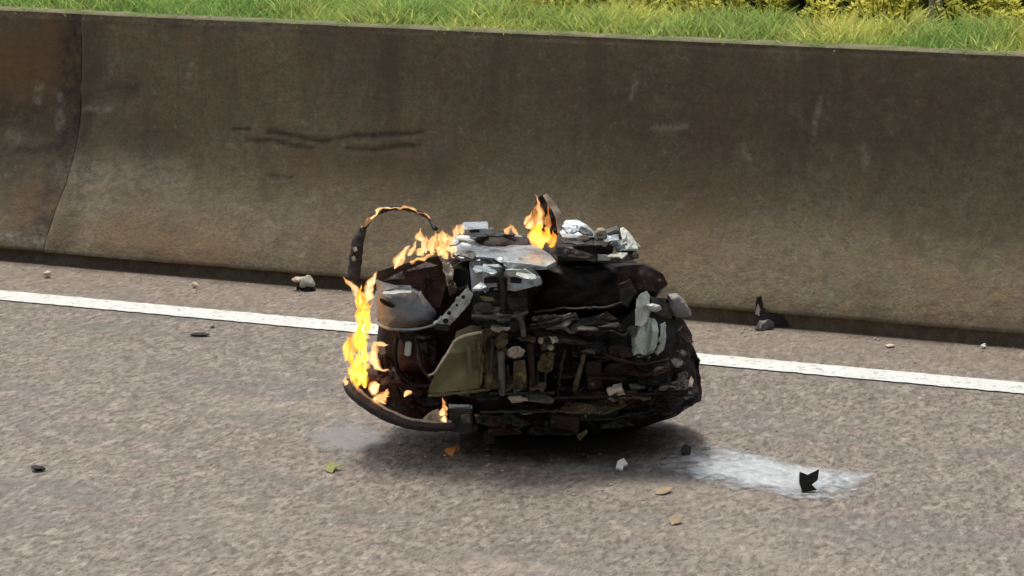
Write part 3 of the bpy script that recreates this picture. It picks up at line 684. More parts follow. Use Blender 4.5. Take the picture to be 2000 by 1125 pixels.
plate('drip_lug', [(670, 1034, .19), (700, 1026, .195), (712, 1046, .19), (690, 1062, .185)], .010, m_ash_glint, .004, 40)
block('sump_foot', 640, 1052, 50, 62, .08, .16, m_brown, rot=3, amp=.004)
plate('drip_lug', [(1008, 1060, .17), (1050, 1036, .18), (1052, 1050, .18), (1020, 1086, .165)], .010, m_olive, .004, 40)

# --- lower right: pipes, cables, lugs on the black casing
for pts, r, mt in (([(820, 570, .19), (880, 556, .21), (950, 560, .21)], .007, m_alu_dirty), ([(800, 612, .19), (870, 600, .21), (960, 568, .21), (1010, 556, .2)], .007, m_dark),
                   ([(815, 596, .195), (900, 578, .215), (985, 548, .2)], .006, m_alu_dirty),
                   ([(905, 612, .20), (950, 604, .215), (985, 622, .215), (1030, 606, .215), (1085, 612, .2)], .008, m_alu_dirty), ([(960, 640, .195), (1010, 610, .21), (1080, 590, .21), (1180, 590, .2)], .006, m_black),
                   ([(1090, 640, .19), (1150, 620, .21), (1200, 640, .21), (1230, 620, .2)], .007, m_dark), ([(830, 540, .2), (960, 525, .215), (1120, 520, .215), (1200, 500, .2)], .005, m_dark),
                   ([(1000, 880, .19), (1012, 820, .215), (1032, 756, .21), (1045, 700, .2)], .010, m_olive_dark), ([(1080, 700, .19), (1180, 740, .21), (1290, 760, .21), (1400, 740, .17)], .007, m_brown),
                   ([(960, 700, .2), (940, 800, .215), (930, 900, .21)], .008, m_black), ([(1180, 950, .18), (1280, 930, .2), (1400, 900, .17)], .007, m_brown)):
    tube('pipe' if r > .0065 else 'cable', pts, r*.62, mt, 24, 7, amp=.003)
plate('pale_clip', [(1140, 905, .215), (1146, 868, .22), (1166, 846, .22), (1200, 840, .215), (1202, 868, .22), (1182, 880, .22), (1200, 906, .215), (1170, 922, .21)], .010, m_ash_glint, .008, 40)
for x, y, w, h, rot, mt in ((1260, 852, 60, 14, 4, m_alu_dirty), (1405, 852, 66, 13, -3, m_alu_dirty), (1062, 702, 66, 16, 2, m_alu_dirty), (1120, 720, 50, 18, 12, m_dark), (1250, 892, 120, 22, 6, m_olive_dark), (1190, 770, 110, 60, 8, m_black), (1330, 800, 120, 80, -6, m_black), (1080, 800, 70, 120, 5, m_brown), (1100, 960, 160, 60, -3, m_black), (1330, 930, 140, 50, -14, m_black), (960, 1000, 120, 70, 0, m_brown), (1290, 742, 60, 22, 4, m_dark)):
    block('casing_lug', x, y, w, h, .04, .2, mt, rot=rot, yaw=random.uniform(-12, 12), amp=.005)
plate('side_flap', [(1420, 770, .10), (1440, 700, .10), (1462, 680, .08), (1492, 720, .05), (1480, 760, .08), (1450, 775, .10)], .008, m_dark, .010, 34)
plate('side_flap', [(1415, 846, .12), (1440, 806, .12), (1470, 786, .10), (1478, 830, .10), (1440, 858, .12)], .008, m_alu_dirty, .010, 34)
plate('side_flap', [(1478, 826, .08), (1500, 806, .06), (1508, 840, .05), (1490, 852, .08)], .008, m_ash_glint, .006, 34)
plate('side_flap', [(1425, 640, .10), (1470, 604, .06), (1492, 660, .04), (1470, 690, .08), (1440, 660, .1)], .008, m_brown, .012, 34)
plate('torn_edge', [(1490, 650, .03), (1515, 720, .02), (1540, 870, .01), (1536, 915, .01), (1500, 925, .03), (1512, 850, .04), (1496, 740, .05)], .008, m_black, .010, 34)
for i in range(22):
    x = random.uniform(900, 1440); y = random.uniform(640, 1010)
    if y > 1010-(x-900)*.12 and x > 1300: continue
    mt = random.choice([m_black, m_black, m_brown, m_brown, m_dark, m_olive_dark])
    if random.random() < .3: bolt(x, y, .2, random.uniform(6, 11), random.choice([m_dark, m_alu_dirty]))
    else: block('casting_rib', x, y, random.uniform(18, 80), random.uniform(8, 26), .03, .195+random.uniform(-.01, .012), mt, rot=random.uniform(-25, 25), yaw=random.uniform(-20, 20), amp=.005)
def slab(x, y, w, h, d, mat, rot=0.0, lean=.03, name='crumpled_sheet', p=None):
    out = []; E_ = [(-1, -.9), (random.uniform(-.5, .1), -1.1), (random.uniform(.2, .7), -.55), (1, random.uniform(-1, -.2)), (1.1, .35), (random.uniform(.3, .8), 1), (random.uniform(-.3, .1), .5), (random.uniform(-.8, -.4), 1.1), (-1.15, random.uniform(0, .8))]
    drop = random.sample(range(9), random.randint(1, 4)); fl = random.choice((-1, 1)); E_ = [e for q, e in enumerate(E_) if q not in drop]
    for ex, ey in E_:
        ex *= fl; f = random.uniform(.8, 1.12); px, py = ex*w*.5*f, ey*h*.5*f; c, sn = math.cos(math.radians(rot)), math.sin(math.radians(rot))
        out.append((x+px*c-py*sn, y+px*sn+py*c, d+lean*(py/h)*2*.5+random.uniform(-.008, .008)))
    return plate(name, out, .004, mat, min(.012, .12*h*UN+.004), 34, .009, sharp=18)
for i in range(34):                                # layers of squashed sheet over the gearbox
    y = random.uniform(560, 1010); x = random.uniform(640, 1450)
    if y > 1030-(max(0, x-1150))*.22: continue
    if 1225 < x < 1400 and y < 730: continue
    mt = random.choice([m_black, m_black, m_black, m_brown, m_brown, m_dark, m_dark, m_olive_dark])
    slab(x, y, random.uniform(110, 290), random.uniform(28, 84), .18+random.uniform(0, .035), mt, random.uniform(-14, 10), random.uniform(.01, .06))
for x, y, w, h, rot, mt in ((860, 560, 90, 18, -8, m_alu_dirty), (930, 600, 120, 16, -16, m_alu_dirty), (1040, 606, 110, 22, 6, m_alu_dirty), (1140, 596, 90, 22, -6, m_dark), (700, 610, 60, 22, -10, m_ash_glint), (800, 650, 70, 26, 12, m_olive_dark), (900, 655, 64, 26, 8, m_ash_glint),
                            (760, 905, 70, 16, 3, m_ash_glint), (860, 912, 100, 20, 4, m_alu_dirty), (640, 900, 90, 16, -4, m_dark), (820, 960, 120, 18, 2, m_olive_dark), (1060, 704, 70, 16, 2, m_alu_dirty), (1260, 856, 64, 14, 2, m_alu_dirty), (1400, 856, 70, 14, -5, m_alu_dirty), (1170, 868, 60, 30, -10, m_ash_glint), (1185, 905, 44, 26, 8, m_olive), (1260, 890, 120, 30, 6, m_olive_dark),
                            (1445, 735, 70, 60, -40, m_dark), (1450, 815, 56, 36, -30, m_alu_dirty), (1492, 830, 24, 40, 10, m_ash_glint), (1470, 640, 70, 40, 50, m_brown), (1340, 960, 140, 40, -16, m_black), (1200, 1010, 160, 40, -8, m_black), (1460, 930, 100, 44, -28, m_black), (900, 1040, 200, 40, 0, m_black), (700, 1040, 120, 34, 2, m_brown),
                            (690, 560, 70, 40, 8, m_alu_dirty), (760, 500, 70, 50, -12, m_dark), (620, 560, 80, 24, 2, m_dark), (690, 660, 50, 70, 5, m_olive_dark), (760, 820, 50, 90, 4, m_olive_dark), (655, 800, 70, 120, -3, m_olive_dark), (720, 840, 60, 70, 3, m_olive_dark), (770, 790, 44, 100, -4, m_olive), (880, 740, 54, 110, 6, m_olive_dark), (840, 850, 70, 50, 0, m_olive_dark)):
    slab(x, y, w, h, .235 if mt in (m_ash_glint, m_alu_dirty) else .222, mt, rot, .03)  # pale slabs sit further forward as painted glints
for x, y, w, h, rot, mt in ((520, 232, 90, 30, -14, m_alu), (560, 236, 90, 16, 4, m_alu_pale), (660, 205, 70, 26, 4, m_dark), (540, 300, 80, 30, -6, m_alu_dirty), (620, 360, 90, 30, 6, m_alu), (800, 385, 80, 26, 10, m_alu_pale), (600, 430, 60, 30, -4, m_alu), (980, 185, 70, 34, 4, m_alu), (1050, 200, 60, 30, 20, m_alu_dirty), (980, 240, 110, 22, 4, m_alu_dirty), (1110, 250, 70, 26, 10, m_dark), (1180, 300, 90, 22, -4, m_alu_pale), (1230, 240, 40, 50, 30, m_alu_pale), (1160, 225, 50, 30, 0, m_alu), (1020, 300, 120, 18, 6, m_brown)):
    dd = .03+(y-170)*.00105 if x < 900 else .06+(y-180)*.0006
    slab(x, y, w, h, dd+.012, mt, rot, .05, 'torn_sheet')
for x, y, w, h, rot, mt in ((300, 860, 120, 40, 10, m_burnt_glow), (230, 820, 90, 60, -20, m_burnt_glow), (380, 700, 70, 120, 4, m_brown), (330, 640, 140, 30, 0, m_black), (400, 915, 90, 26, -4, m_dark), (340, 930, 90, 30, 12, m_brown), (200, 760, 60, 90, 8, m_burnt_glow), (270, 930, 80, 26, 20, m_dark), (430, 800, 60, 60, 0, m_black)):
    slab(x, y, w, h, .165, mt, rot, .04)
for x, y, w, h, rot, mt in ((255, 455, 110, 18, -4, m_alu_pale), (350, 350, 120, 30, -14, m_brown), (260, 390, 120, 40, -8, m_brown), (390, 420, 50, 80, 10, m_brown)):
    slab(x, y, w, h, .172 if y > 430 else .115, mt, rot, .03, 'housing_fragment')
# --- lower left: burnt hollow
pillow('burnt_undertray', [(60, 800), (150, 760), (300, 780), (470, 830), (500, 900), (500, 1012), (390, 1014), (290, 998), (190, 958), (110, 908), (62, 862)], .03, .10, .06, m_burnt_glow, .014, 20, 12, 4, 72, ridge=.016)
stm = pillow('starter_motor', [(255, 650), (300, 640), (420, 650), (440, 720), (420, 800), (330, 820), (262, 800), (245, 720)], .06, .09, .06, m_burnt_glow, .006, 20, 10, 3, 56, ridge=.006)
block('motor_strip', 296, 692, 26, 62, .02, .17, m_alu_pale, rot=-4, amp=.002, p=stm); block('motor_strip', 360, 700, 36, 80, .03, .165, m_dark, rot=2, amp=.003, p=stm); block('motor_strip', 408, 730, 22, 70, .02, .16, m_brown, rot=3, p=stm)  # the pale strip paints the motor's vertical highlight
block('terminal', 190, 695, 30, 40, .03, .12, m_grey_mat, rot=8, amp=.003)
tube('cable', [(250, 640, .14), (240, 720, .16), (262, 800, .15), (330, 850, .15), (420, 852, .17)], .007, m_black)
tube('cable', [(330, 640, .15), (350, 760, .18), (400, 830, .18)], .006, m_dark)
for x, y, w, h, rot in ((380, 905, 60, 20, -4), (330, 880, 50, 24, 10), (420, 840, 50, 24, 0), (240, 880, 40, 26, 20)): block('burnt_lump', x, y, w, h, .04, .16, random.choice([m_brown, m_dark]), rot=rot, amp=.006)
tube('bent_strap', [(38, 830, .10), (52, 872, .13), (110, 922, .17), (190, 972, .20), (290, 1012, .215), (390, 1026, .215), (492, 1024, .20)], [.010, .013, .014, .014, .012, .011, .010], m_rubber, 40, 8, amp=.002)
tube('strap_lining', [(66, 852, .12), (120, 900, .16), (200, 952, .19), (290, 990, .205), (380, 1006, .205), (480, 1006, .19)], .006, m_ash_glint, 36, 6, amp=.003)
plate('ash_flake', [(345, 1004, .20), (385, 966, .205), (420, 950, .205), (440, 968, .20), (470, 1012, .20), (410, 1014, .21)], .010, m_ash_glint, .008, 50, .007)
# --- hose
hose = tube('charred_hose', [(72, 430, .06), (66, 400, .055), (74, 320, .04), (84, 250, .03), (106, 188, .02)], [.014, .016, .018, .016, .010], m_rubber, 26, 10, amp=.004)
tube('hose_clip', [(70, 268, .06), (76, 282, .065)], .0055, m_ash_glint, 4, 6, p=hose); tube('hose_clip', [(64, 306, .065), (70, 322, .07)], .005, m_ash_glint, 4, 6, p=hose)
tube('burnt_hose_end', [(106, 188, .02), (150, 130, .01), (205, 104, 0), (262, 98, -.01), (330, 112, -.01), (385, 145, 0), (412, 190, .03)], [.007, .008, .008, .007, .006, .006, .007], m_rubber, 30, 8, amp=.002)

# ------------------------------------------------------------------ fire
def flames(name, label, tongues, mat, loc=(780, 600, .1), group='flames on the burning engine'):
    """tongues: (points [(x,y,d)...], max radius in detail units, heat)"""
    o0 = P(*loc); bm = bmesh.new(); lay = bm.verts.layers.float.new('warmth'); lb = bm.verts.layers.float.new('body')
    for pts, r, heat in tongues:
        n = 12; S = spline([P(*q) for q in pts], n); sh = [.25, .62, .86, .97, 1, .97, .9, .8, .67, .52, .36, .2, .03]
        rings = sweep(bm, [s-o0 for s in S], [max(.0006, .62*r*UN*f) for f in sh], 8)
        for k, R in enumerate(rings):  # heat falls off along the tongue
            for v in R: v[lay] = heat+.12*(1-k/n)-.06; v[lb] = min(1., .45+.9*(1-abs(2*(k/n)-.8)))
    off = Vector((random.random()*40, 0, 0))
    def lick(v): 
        a = noise.noise_vector((v.co+off)*32)*.007+noise.noise_vector((v.co+off)*75)*.0075; v.co += Vector((a.x, a.y, a.z*1.3))
    for v in bm.verts: lick(v)
    hull = bmesh.new()
    for pts, r, heat in tongues:
        n = 12; S = spline([P(*q) for q in pts], n)
        sweep(hull, [q-o0 for q in S], [max(.0012, (r*1.12+2)*UN*f) for f in (.3, .66, .88, .97, 1, .97, .9, .8, .67, .52, .36, .22, .08)], 8)
    for v in hull.verts: lick(v)
    o = finish(hull, name, {'yellow_fire': m_gas, 'pale_fire': m_gas_pale}.get(mat.name, m_glow_dim), None, 180)
    rm = o.modifiers.new('union', 'REMESH'); rm.mode = 'VOXEL'; rm.voxel_size = .0024; rm.use_smooth_shade = True
    bmesh.ops.scale(bm, vec=(1, .8, 1), verts=bm.verts)
    finish(bm, 'flame_core', mat, o, 180)
    o.location = Vector((EX, YC, 0))+o0
    return meta(o, label, 'flame', group)
def gas(name, col, k):
    m = M(name); e = m.n.new('ShaderNodeEmission'); e.inputs[0].default_value = (*col, 1); e.inputs[1].default_value = k
    m.n.remove(m.b); m.t.links.new(e.outputs[0], m.out.inputs['Volume']); return m.m
m_gas = gas('burning_gas', (1., .33, .035), 34); m_gas_pale = gas('pale_burning_gas', (1., .46, .14), 30); m_glow_dim = gas('dim_glow', (1., .36, .09), 2.6)
T = []
for i in range(58):
    y = random.uniform(470, 850); k = (y-450)/400
    xc = 106-26*k+random.uniform(-30, 34)*(1 if y > 560 else .75); L = random.uniform(34, 92); r = random.uniform(7, 16)
    d = random.uniform(.08, .19)
    T.append(([(xc, y+L*.35, d), (xc+random.uniform(-12, 12), y, d), (xc+random.uniform(-18, 24), y-L*.65, d-.01)], r, random.uniform(.36, .72)))
T += [([(90, 850, .17), (78, 800, .17), (92, 700, .16)], 22, .70), ([(104, 720, .17), (92, 620, .17), (112, 500, .15)], 22, .62), ([(60, 760, .12), (46, 690, .12), (58, 620, .12)], 13, .45), ([(36, 740, .10), (32, 690, .10), (40, 630, .1)], 11, .66)]
flames('flame', 'tall yellow and orange flame running down the left side of the engine', T, m_fire, (95, 700, .15))
flames('flame', 'two pale flame tips beside the charred hose above the tall yellow flame', [([(118, 470, .13), (138, 420, .12), (160, 375, .11)], 18, .70), ([(96, 470, .12), (70, 440, .11), (24, 392, .10)], 15, .45), ([(130, 500, .14), (140, 455, .13), (150, 420, .13)], 20, .55), ([(100, 520, .13), (96, 480, .13), (92, 450, .12)], 16, .4)], m_cream, (110, 440, .12))
flames('flame', 'curling pale flame licking inside the burnt lower left corner of the engine', [([(160, 676, .17), (148, 720, .18), (158, 758, .185), (188, 780, .19), (214, 788, .19)], 17, .52), ([(158, 680, .172), (190, 676, .18), (220, 672, .18)], 10, .5)], m_cream, (170, 720, .17))
flames('flame', 'small cream flame above the bent black strap at the foot of the tall flame', [([(140, 870, .18), (158, 858, .19), (180, 848, .18)], 26, .72), ([(150, 872, .18), (160, 860, .19), (168, 846, .19)], 16, .6)], m_cream, (160, 860, .18))
flames('flame', 'low pinkish flame lying along the middle of the bent black strap', [([(150, 910, .18), (170, 914, .19), (200, 926, .19)], 15, .42), ([(176, 908, .19), (198, 904, .195), (222, 898, .19)], 15, .42), ([(190, 900, .19), (206, 884, .19), (216, 870, .19)], 11, .3)], m_cream, (190, 905, .19))
flames('flame', 'single little flame standing under the motor inside the burnt corner', [([(290, 900, .19), (296, 880, .19), (304, 858, .19)], 12, .5)], m_cream, (296, 880, .19))
flames('flame', 'small pale flame at the upper end of the bent strap, leftmost point of the engine', [([(36, 864, .12), (34, 838, .12), (30, 808, .12)], 13, .55)], m_cream, (34, 840, .12))
T = [([(238, 358, .14), (262, 316, .13), (300, 250, .11)], 19, .68), ([(300, 300, .12), (318, 275, .12), (326, 246, .11)], 13, .55), ([(352, 240, .10), (345, 215, .1), (362, 184, .09)], 17, .55), ([(340, 300, .13), (350, 282, .13), (352, 262, .12)], 14, .5), ([(380, 270, .12), (400, 240, .12), (420, 190, .10)], 18, .45), ([(400, 230, .10), (450, 225, .09), (505, 214, .06)], 15, .45), ([(420, 300, .14), (440, 275, .14), (470, 240, .11)], 17, .36), ([(490, 215, .05), (510, 195, .05), (516, 172, .04)], 12, .6), ([(520, 205, .05), (532, 192, .05), (545, 178, .04)], 11, .55), ([(455, 325, .16), (450, 305, .16), (440, 280, .15)], 14, .5), ([(300, 335, .14), (360, 316, .15), (420, 296, .15)], 8, .3)]
for i in range(20):
    x = random.uniform(350, 490); y = random.uniform(225, 290); T.append(([(x, y+24, .12), (x+random.uniform(-8, 8), y, .12), (x+random.uniform(-16, 16), y-40, .10)], random.uniform(6, 12), random.uniform(.25, .6)))
flames('flame', 'pale orange fire along the top left edge, at the foot of the burning hose', T, m_cream, (400, 260, .12))
flames('flame', 'thin arched flame along the top of the looping hose', [([(108, 182, .028), (122, 156, .024), (160, 124, .016), (205, 103, .01), (268, 96, 0)], 7, .64), ([(240, 100, .004), (300, 100, 0), (345, 118, -.004), (392, 154, .008), (420, 205, .04)], 4.5, .36), ([(150, 132, .016), (190, 106, .01), (240, 98, .004)], 8, .68)], m_cream, (210, 110, .01))
T = [([(850, 262, .06), (845, 215, .06), (852, 160, .04)], 30, .64), ([(830, 240, .07), (826, 205, .07), (836, 170, .06)], 18, .68), ([(880, 255, .07), (885, 215, .07), (880, 175, .05)], 18, .58), ([(906, 262, .06), (912, 230, .06), (906, 200, .05)], 14, .42)]
flames('flame', 'bright yellow heart of the pointed flame on top of the engine', T, m_fire, (850, 220, .06))
flames('flame', 'pointed orange and red flame rising highest on top of the engine', [([(850, 190, .03), (852, 120, .02), (838, 45, .0)], 13, .42), ([(815, 190, .03), (826, 140, .02), (838, 80, .01)], 13, .02), ([(885, 200, .03), (892, 150, .02), (880, 80, .01)], 12, .04), ([(800, 190, .04), (812, 170, .04), (824, 140, .03)], 15, .5), ([(790, 170, .03), (800, 140, .03), (818, 110, .02)], 8, .4), ([(760, 200, .02), (740, 190, .02), (712, 176, .01)], 9, .5), ([(700, 205, .02), (714, 190, .02), (730, 168, .01)], 7, .4)], m_cream, (850, 150, .03))
plate('burning_flap', [(866, 48, .0), (882, 38, .0), (912, 72, .01), (938, 112, .02), (958, 150, .02), (950, 190, .03), (932, 205, .04), (926, 160, .03), (905, 108, .02), (880, 70, .01)], .006, m_ash_glint, .004, 30)
plate('charred_flap', [(820, 215, .01), (800, 170, .0), (822, 110, -.01), (842, 60, -.01), (866, 44, -.01), (896, 90, -.01), (925, 150, -.0), (930, 215, .01)], .006, m_brown, .006, 30)
flames('flame', 'tiny orange flame streak above the ash flake at the bottom left of the engine', [([(455, 950, .215), (450, 925, .215), (447, 896, .21)], 8, .3), ([(440, 975, .215), (446, 960, .215), (440, 940, .21)], 12, .5), ([(455, 1005, .215), (452, 990, .215), (448, 975, .21)], 9, .6)], m_cream, (450, 950, .21))

# ------------------------------------------------------------------ things lying on the road
def chunk(name, u, v, w, h, mat, label, cat, seed, flat=.5, rot=0.0, amp=.35, subd=2, lift=0.0, stretch=1.0):
    """broken lump: w wide, h high in metres, resting on the ground at that spot of the photograph"""
    g0 = ground(u, v); bm = bmesh.new(); bmesh.ops.create_icosphere(bm, subdivisions=subd, radius=.5)
    for q in bm.verts:
        s = 1+amp*noise.noise(q.co*2.1+Vector((seed, 0, 0)))*1.6+amp*.5*noise.noise(q.co*5+Vector((0, seed, 0)))
        q.co = Vector((q.co.x*s*w, q.co.y*s*w*flat*stretch, q.co.z*s*h))
    z0 = min(q.co.z for q in bm.verts)
    for q in bm.verts: q.co.z -= z0
    o = finish(bm, name, mat, None, 18); o.location = (g0.x, g0.y, .001+lift); o.rotation_euler = (0, 0, rot)
    return meta(o, label, cat)
def shard(name, u, v, pts, thick, mat, label, cat, tilt=0.0, rot=0.0, group=None, bend=0.0):
    """thin broken piece: pts in metres on its own plane, tilted up from the road"""
    g0 = ground(u, v); bm = bmesh.new()
    f = bm.faces.new([bm.verts.new((x, y, bend*math.sin(x*60)+bend*.5*random.random())) for x, y in pts])
    bmesh.ops.triangulate(bm, faces=[f]); bmesh.ops.subdivide_edges(bm, edges=bm.edges[:], cuts=1)
    for q in bm.verts: q.co.z += .06*thick*0+bend*.6*noise.noise(q.co*70)
    bmesh.ops.recalc_face_normals(bm, faces=bm.faces); thicken(bm, thick)
    bmesh.ops.rotate(bm, matrix=Matrix.Rotation(tilt, 3, 'X'), verts=bm.verts)
    z0 = min(q.co.z for q in bm.verts)
    for q in bm.verts: q.co.z -= z0-.001
    o = finish(bm, name, mat, None, 25); o.location = (g0.x, g0.y, 0); o.rotation_euler = (0, 0, rot)
    return meta(o, label, cat, group)
m_stone = metal('pale_stone', (.42, .40, .33), (.30, .30, .26), .85, 0, .15, nscale=30)
m_cream_stone = metal('cream_stone', (.62, .52, .38), (.48, .40, .30), .85, 0, .05, nscale=30)
m_white = metal('white_plastic', (.75, .74, .70), (.62, .61, .58), .5, 0, .02, nscale=20)
m_tan = metal('dry_leaf', (.34, .265, .18), (.26, .195, .12), .8, 0, .05, nscale=40)
m_leafg = metal('fallen_green_leaf', (.22, .24, .06), (.14, .17, .04), .6, 0, .05, nscale=40)
# grey broken casing lump by the barrier (with a jutting lip)
lump = empty('broken_casting', tuple(ground(596, 566)), 'grey broken casting lump lying at the foot of the barrier left of the engine', 'debris')
def local_lump(name, c, s, mat, seed, amp=.3):
    bm = bmesh.new(); bmesh.ops.create_icosphere(bm, subdivisions=3, radius=.5)
    for q in bm.verts:
        k = 1+amp*noise.noise(q.co*2.4+Vector((seed, 0, 0)))*1.5+.08*noise.noise(q.co*9)
        q.co = Vector((q.co.x*k*s[0]+c[0], q.co.y*k*s[1]+c[1], max(0.002, q.co.z*k*s[2]+c[2])))
    finish(bm, name, mat, lump, 18)
local_lump('body', (.006, 0, .028), (.056, .05, .044), m_stone, 3); local_lump('lip', (-.026, -.004, .038), (.034, .03, .016), m_cream_stone, 8); local_lump('stub', (-.018, -.006, .010), (.020, .02, .03), m_black, 5); local_lump('underside', (.012, -.012, .004), (.044, .03, .016), m_black, 6)
# black shard standing against the barrier right of the engine
sh = empty('black_fragment', tuple(ground(1497, 640)), 'jagged black plastic fragment propped against the barrier foot right of the engine', 'debris')
def local_plate(name, pts, th, mat, p, seed=1.):
    bm = bmesh.new(); f = bm.faces.new([bm.verts.new(q) for q in pts]); bmesh.ops.triangulate(bm, faces=[f]); bmesh.ops.subdivide_edges(bm, edges=bm.edges[:], cuts=2)
    for q in bm.verts: q.co += noise.noise_vector(q.co*60+Vector((seed, 0, 0)))*.004
    bmesh.ops.recalc_face_normals(bm, faces=bm.faces); thicken(bm, th); return finish(bm, name, mat, p, 25)
k = 1.57e-3
def sp(u, v, y): return ((u-1497)*k, y, max(.002, (640-v)*k*1.02))
local_plate('spike', [sp(1475, 612, .02), sp(1478, 582, .03), sp(1487, 580, .03), sp(1491, 600, .02), sp(1506, 612, .01), sp(1522, 616, .01), sp(1528, 612, .01), sp(1545, 638, 0), sp(1480, 638, -.01)], .006, m_black, sh)
local_plate('base', [sp(1470, 634, -.04), sp(1480, 622, -.02), sp(1500, 618, -.02), sp(1512, 628, -.02), sp(1508, 640, -.03), sp(1480, 640, -.045)], .006, m_alu_dirty, sh, 4.)
local_plate('pale_edge', [sp(1474, 612, .005), sp(1479, 592, .012), sp(1484, 604, .008), sp(1481, 616, .0)], .003, m_ash_glint, sh, 7.)
shard('black_fragment', 1583, 966, [(-.020, 0), (-.026, .026), (-.022, .052), (-.004, .044), (.026, .056), (.020, .030), (.004, .018), (.016, .004)], .014, m_black, 'black angular fragment lying on the pale patch', 'debris', 1.15, .15, bend=.004)
shard('black_fragment', 1338, 888, [(-.014, -.012), (.010, -.016), (.020, .006), (.008, .022), (-.008, .010)], .006, m_black, 'small black chip on the road by the left end of the pale patch', 'debris', .5, .3)
shard('white_fragment', 1213, 918, [(-.016, -.010), (.000, -.020), (.006, -.004), (.018, .000), (.012, .022), (-.006, .014)], .007, m_white, 'small white plastic chip on the road in front of the engine', 'debris', .45, .2)
shard('dry_leaf', 1295, 962, [(-.022, -.014), (-.006, -.024), (.012, -.014), (.026, .004), (.010, .022), (-.014, .014)], .0015, m_tan, 'tan dry leaf flat on the road below the white chip', 'leaf', .08, .1, bend=.004)
shard('dry_leaf', 1318, 1022, [(-.018, -.012), (.002, -.016), (.020, -.002), (.010, .014), (-.010, .012)], .0015, m_tan, 'curled brown leaf on the road nearest the camera below the engine', 'leaf', .35, .6, bend=.006)
shard('green_leaf', 650, 918, [(-.024, -.010), (-.012, -.030), (.004, -.012), (.030, -.008), (.008, .010), (.000, .026), (-.014, .010)], .0015, m_leafg, 'yellow-green leaf on the road to the lower left of the engine', 'leaf', .2, .4, bend=.006)
chunk('dark_fragment', 75, 920, .036, .012, m_black, 'dark flat chip on the road at the far left', 'debris', 21, .8, .2, .35, 2)
chunk('dark_fragment', 392, 656, .06, .008, m_dark, 'thin dark strip on the road just below the white line', 'debris', 27, .5, -.05, .3, 2)
chunk('pale_stone', 92, 542, .026, .022, m_cream_stone, 'small cream stone on the shoulder near the barrier joint', 'stone', 31, .9, .2, .3, 2)
chunk('pale_stone', 380, 562, .024, .020, m_cream_stone, 'small pinkish stone on the shoulder midway to the grey casting lump', 'stone', 35, .9, .2, .3, 2)
chunk('pale_stone', 1921, 680, .018, .014, m_white, 'tiny white stone at the barrier foot at the far right', 'stone', 39, .9, .2, .3, 2)
chunk('grey_pebble', 415, 640, .018, .010, m_stone, 'tiny grey pebble by the white line left of the engine', 'stone', 41, .9, .2, .3, 2)
chunk('pale_stone', 1738, 678, .030, .008, m_cream_stone, 'flat tan stone on the shoulder right of the black fragment', 'stone', 43, .9, .2, .3, 2)
# orange glow under the engine, built as a dim emissive shape
flames('orange_glow', 'small orange glow on the road under the front of the engine', [([(470, 1128, .03), (500, 1118, .03), (540, 1100, .03)], 20, .36), ([(500, 1132, .035), (488, 1116, .035), (478, 1096, .03)], 14, .5), ([(520, 1128, .03), (526, 1112, .03), (520, 1092, .03)], 13, .3)], m_ground_glow, (500, 1110, .03), None)
o = bpy.data.objects['orange_glow']; zmin = min(v.co.z for v in o.data.vertices)+o.location.z
gp = ground(882, 892); o.location = (gp.x, gp.y, o.location.z-zmin+.001); o['category'] = 'burning scrap'

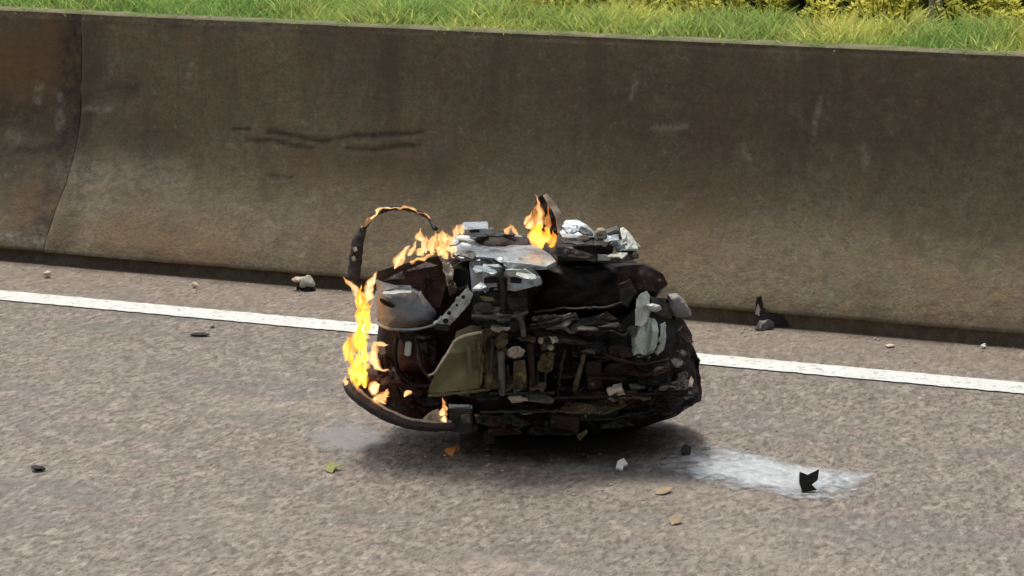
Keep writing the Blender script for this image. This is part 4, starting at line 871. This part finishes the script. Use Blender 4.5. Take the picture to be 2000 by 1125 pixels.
def patch(name, outline, mat, label, cat, z):
    """thin film: outline in pixels on the ground; 'cover' falls to 0 at its rim"""
    pts = [ground(u, v) for u, v in outline]; c = sum(pts, Vector())/len(pts); n = len(pts)
    S = spline(pts+[pts[0]], 72)[:-1]; V, C = [], []
    RN = 14
    for i in range(RN+1):
        t = i/RN
        for s in S: V.append((c.lerp(s, t)-c)); C.append(min(1.0, (1-t)*1.45))
    Q = []; m_ = len(S)
    for i in range(RN):
        for j in range(m_): Q.append((i*m_+j, (i+1)*m_+j, (i+1)*m_+(j+1) % m_, i*m_+(j+1) % m_))
    o = np_mesh(name, [tuple(v) for v in V], Q, mat); o.location = (c.x, c.y, z)
    a = o.data.attributes.new('cover', 'FLOAT', 'POINT'); a.data.foreach_set('value', np.asarray(C, np.float32))
    return meta(o, label, cat)
patch('pale_patch', [(1215, 905), (1320, 862), (1420, 864), (1520, 885), (1600, 905), (1700, 915), (1760, 935), (1720, 970), (1620, 995), (1530, 982), (1440, 972), (1360, 950), (1290, 935)], m_pale_film, 'pale patch on the road to the right of the engine', 'spill', .004)
patch('dust_patch', [(560, 850), (640, 815), (740, 826), (800, 850), (760, 890), (680, 905), (600, 890)], m_dust, 'faint grey dust patch on the road to the left of the engine', 'spill', .004)
patch('engine_shadow_patch', [(740, 850), (860, 835), (1100, 830), (1300, 825), (1420, 826), (1400, 850), (1350, 890), (1250, 915), (1100, 925), (950, 920), (820, 895)], m_shadow_film, 'painted shadow stain on the road underneath the engine', 'darkening', .008)  # shade under the engine painted as a dark patch

# grit washed along the barrier and thrown round the wreck
bm = bmesh.new()
for i in range(420):
    if i < 300: x, y = random.uniform(-2.2, 1.9), -abs(random.gauss(.02, .12))-.012
    else:
        q = ground(random.gauss(1020, 330), random.uniform(840, 980)); x, y = world_to_road(q)
    r = random.choice((.0018, .0025, .003, .0045)); c = Vector((x, y, r*.5))
    vs = [bm.verts.new(c+Vector((dx*r*random.uniform(.7, 1.5), dy*r*random.uniform(.7, 1.4), dz*r))) for dx, dy, dz in ((1, 0, 0), (-1, 0, 0), (0, 1, 0), (0, -1, 0), (0, 0, 1), (0, 0, -.6))]
    for a, b, c_ in ((0, 2, 4), (2, 1, 4), (1, 3, 4), (3, 0, 4), (2, 0, 5), (1, 2, 5), (3, 1, 5), (0, 3, 5)): bm.faces.new((vs[a], vs[b], vs[c_]))
gr = road_place(finish(bm, 'grit', m_stone)); meta(gr, 'fine grit scattered along the barrier foot and round the engine', 'grit', kind='stuff')
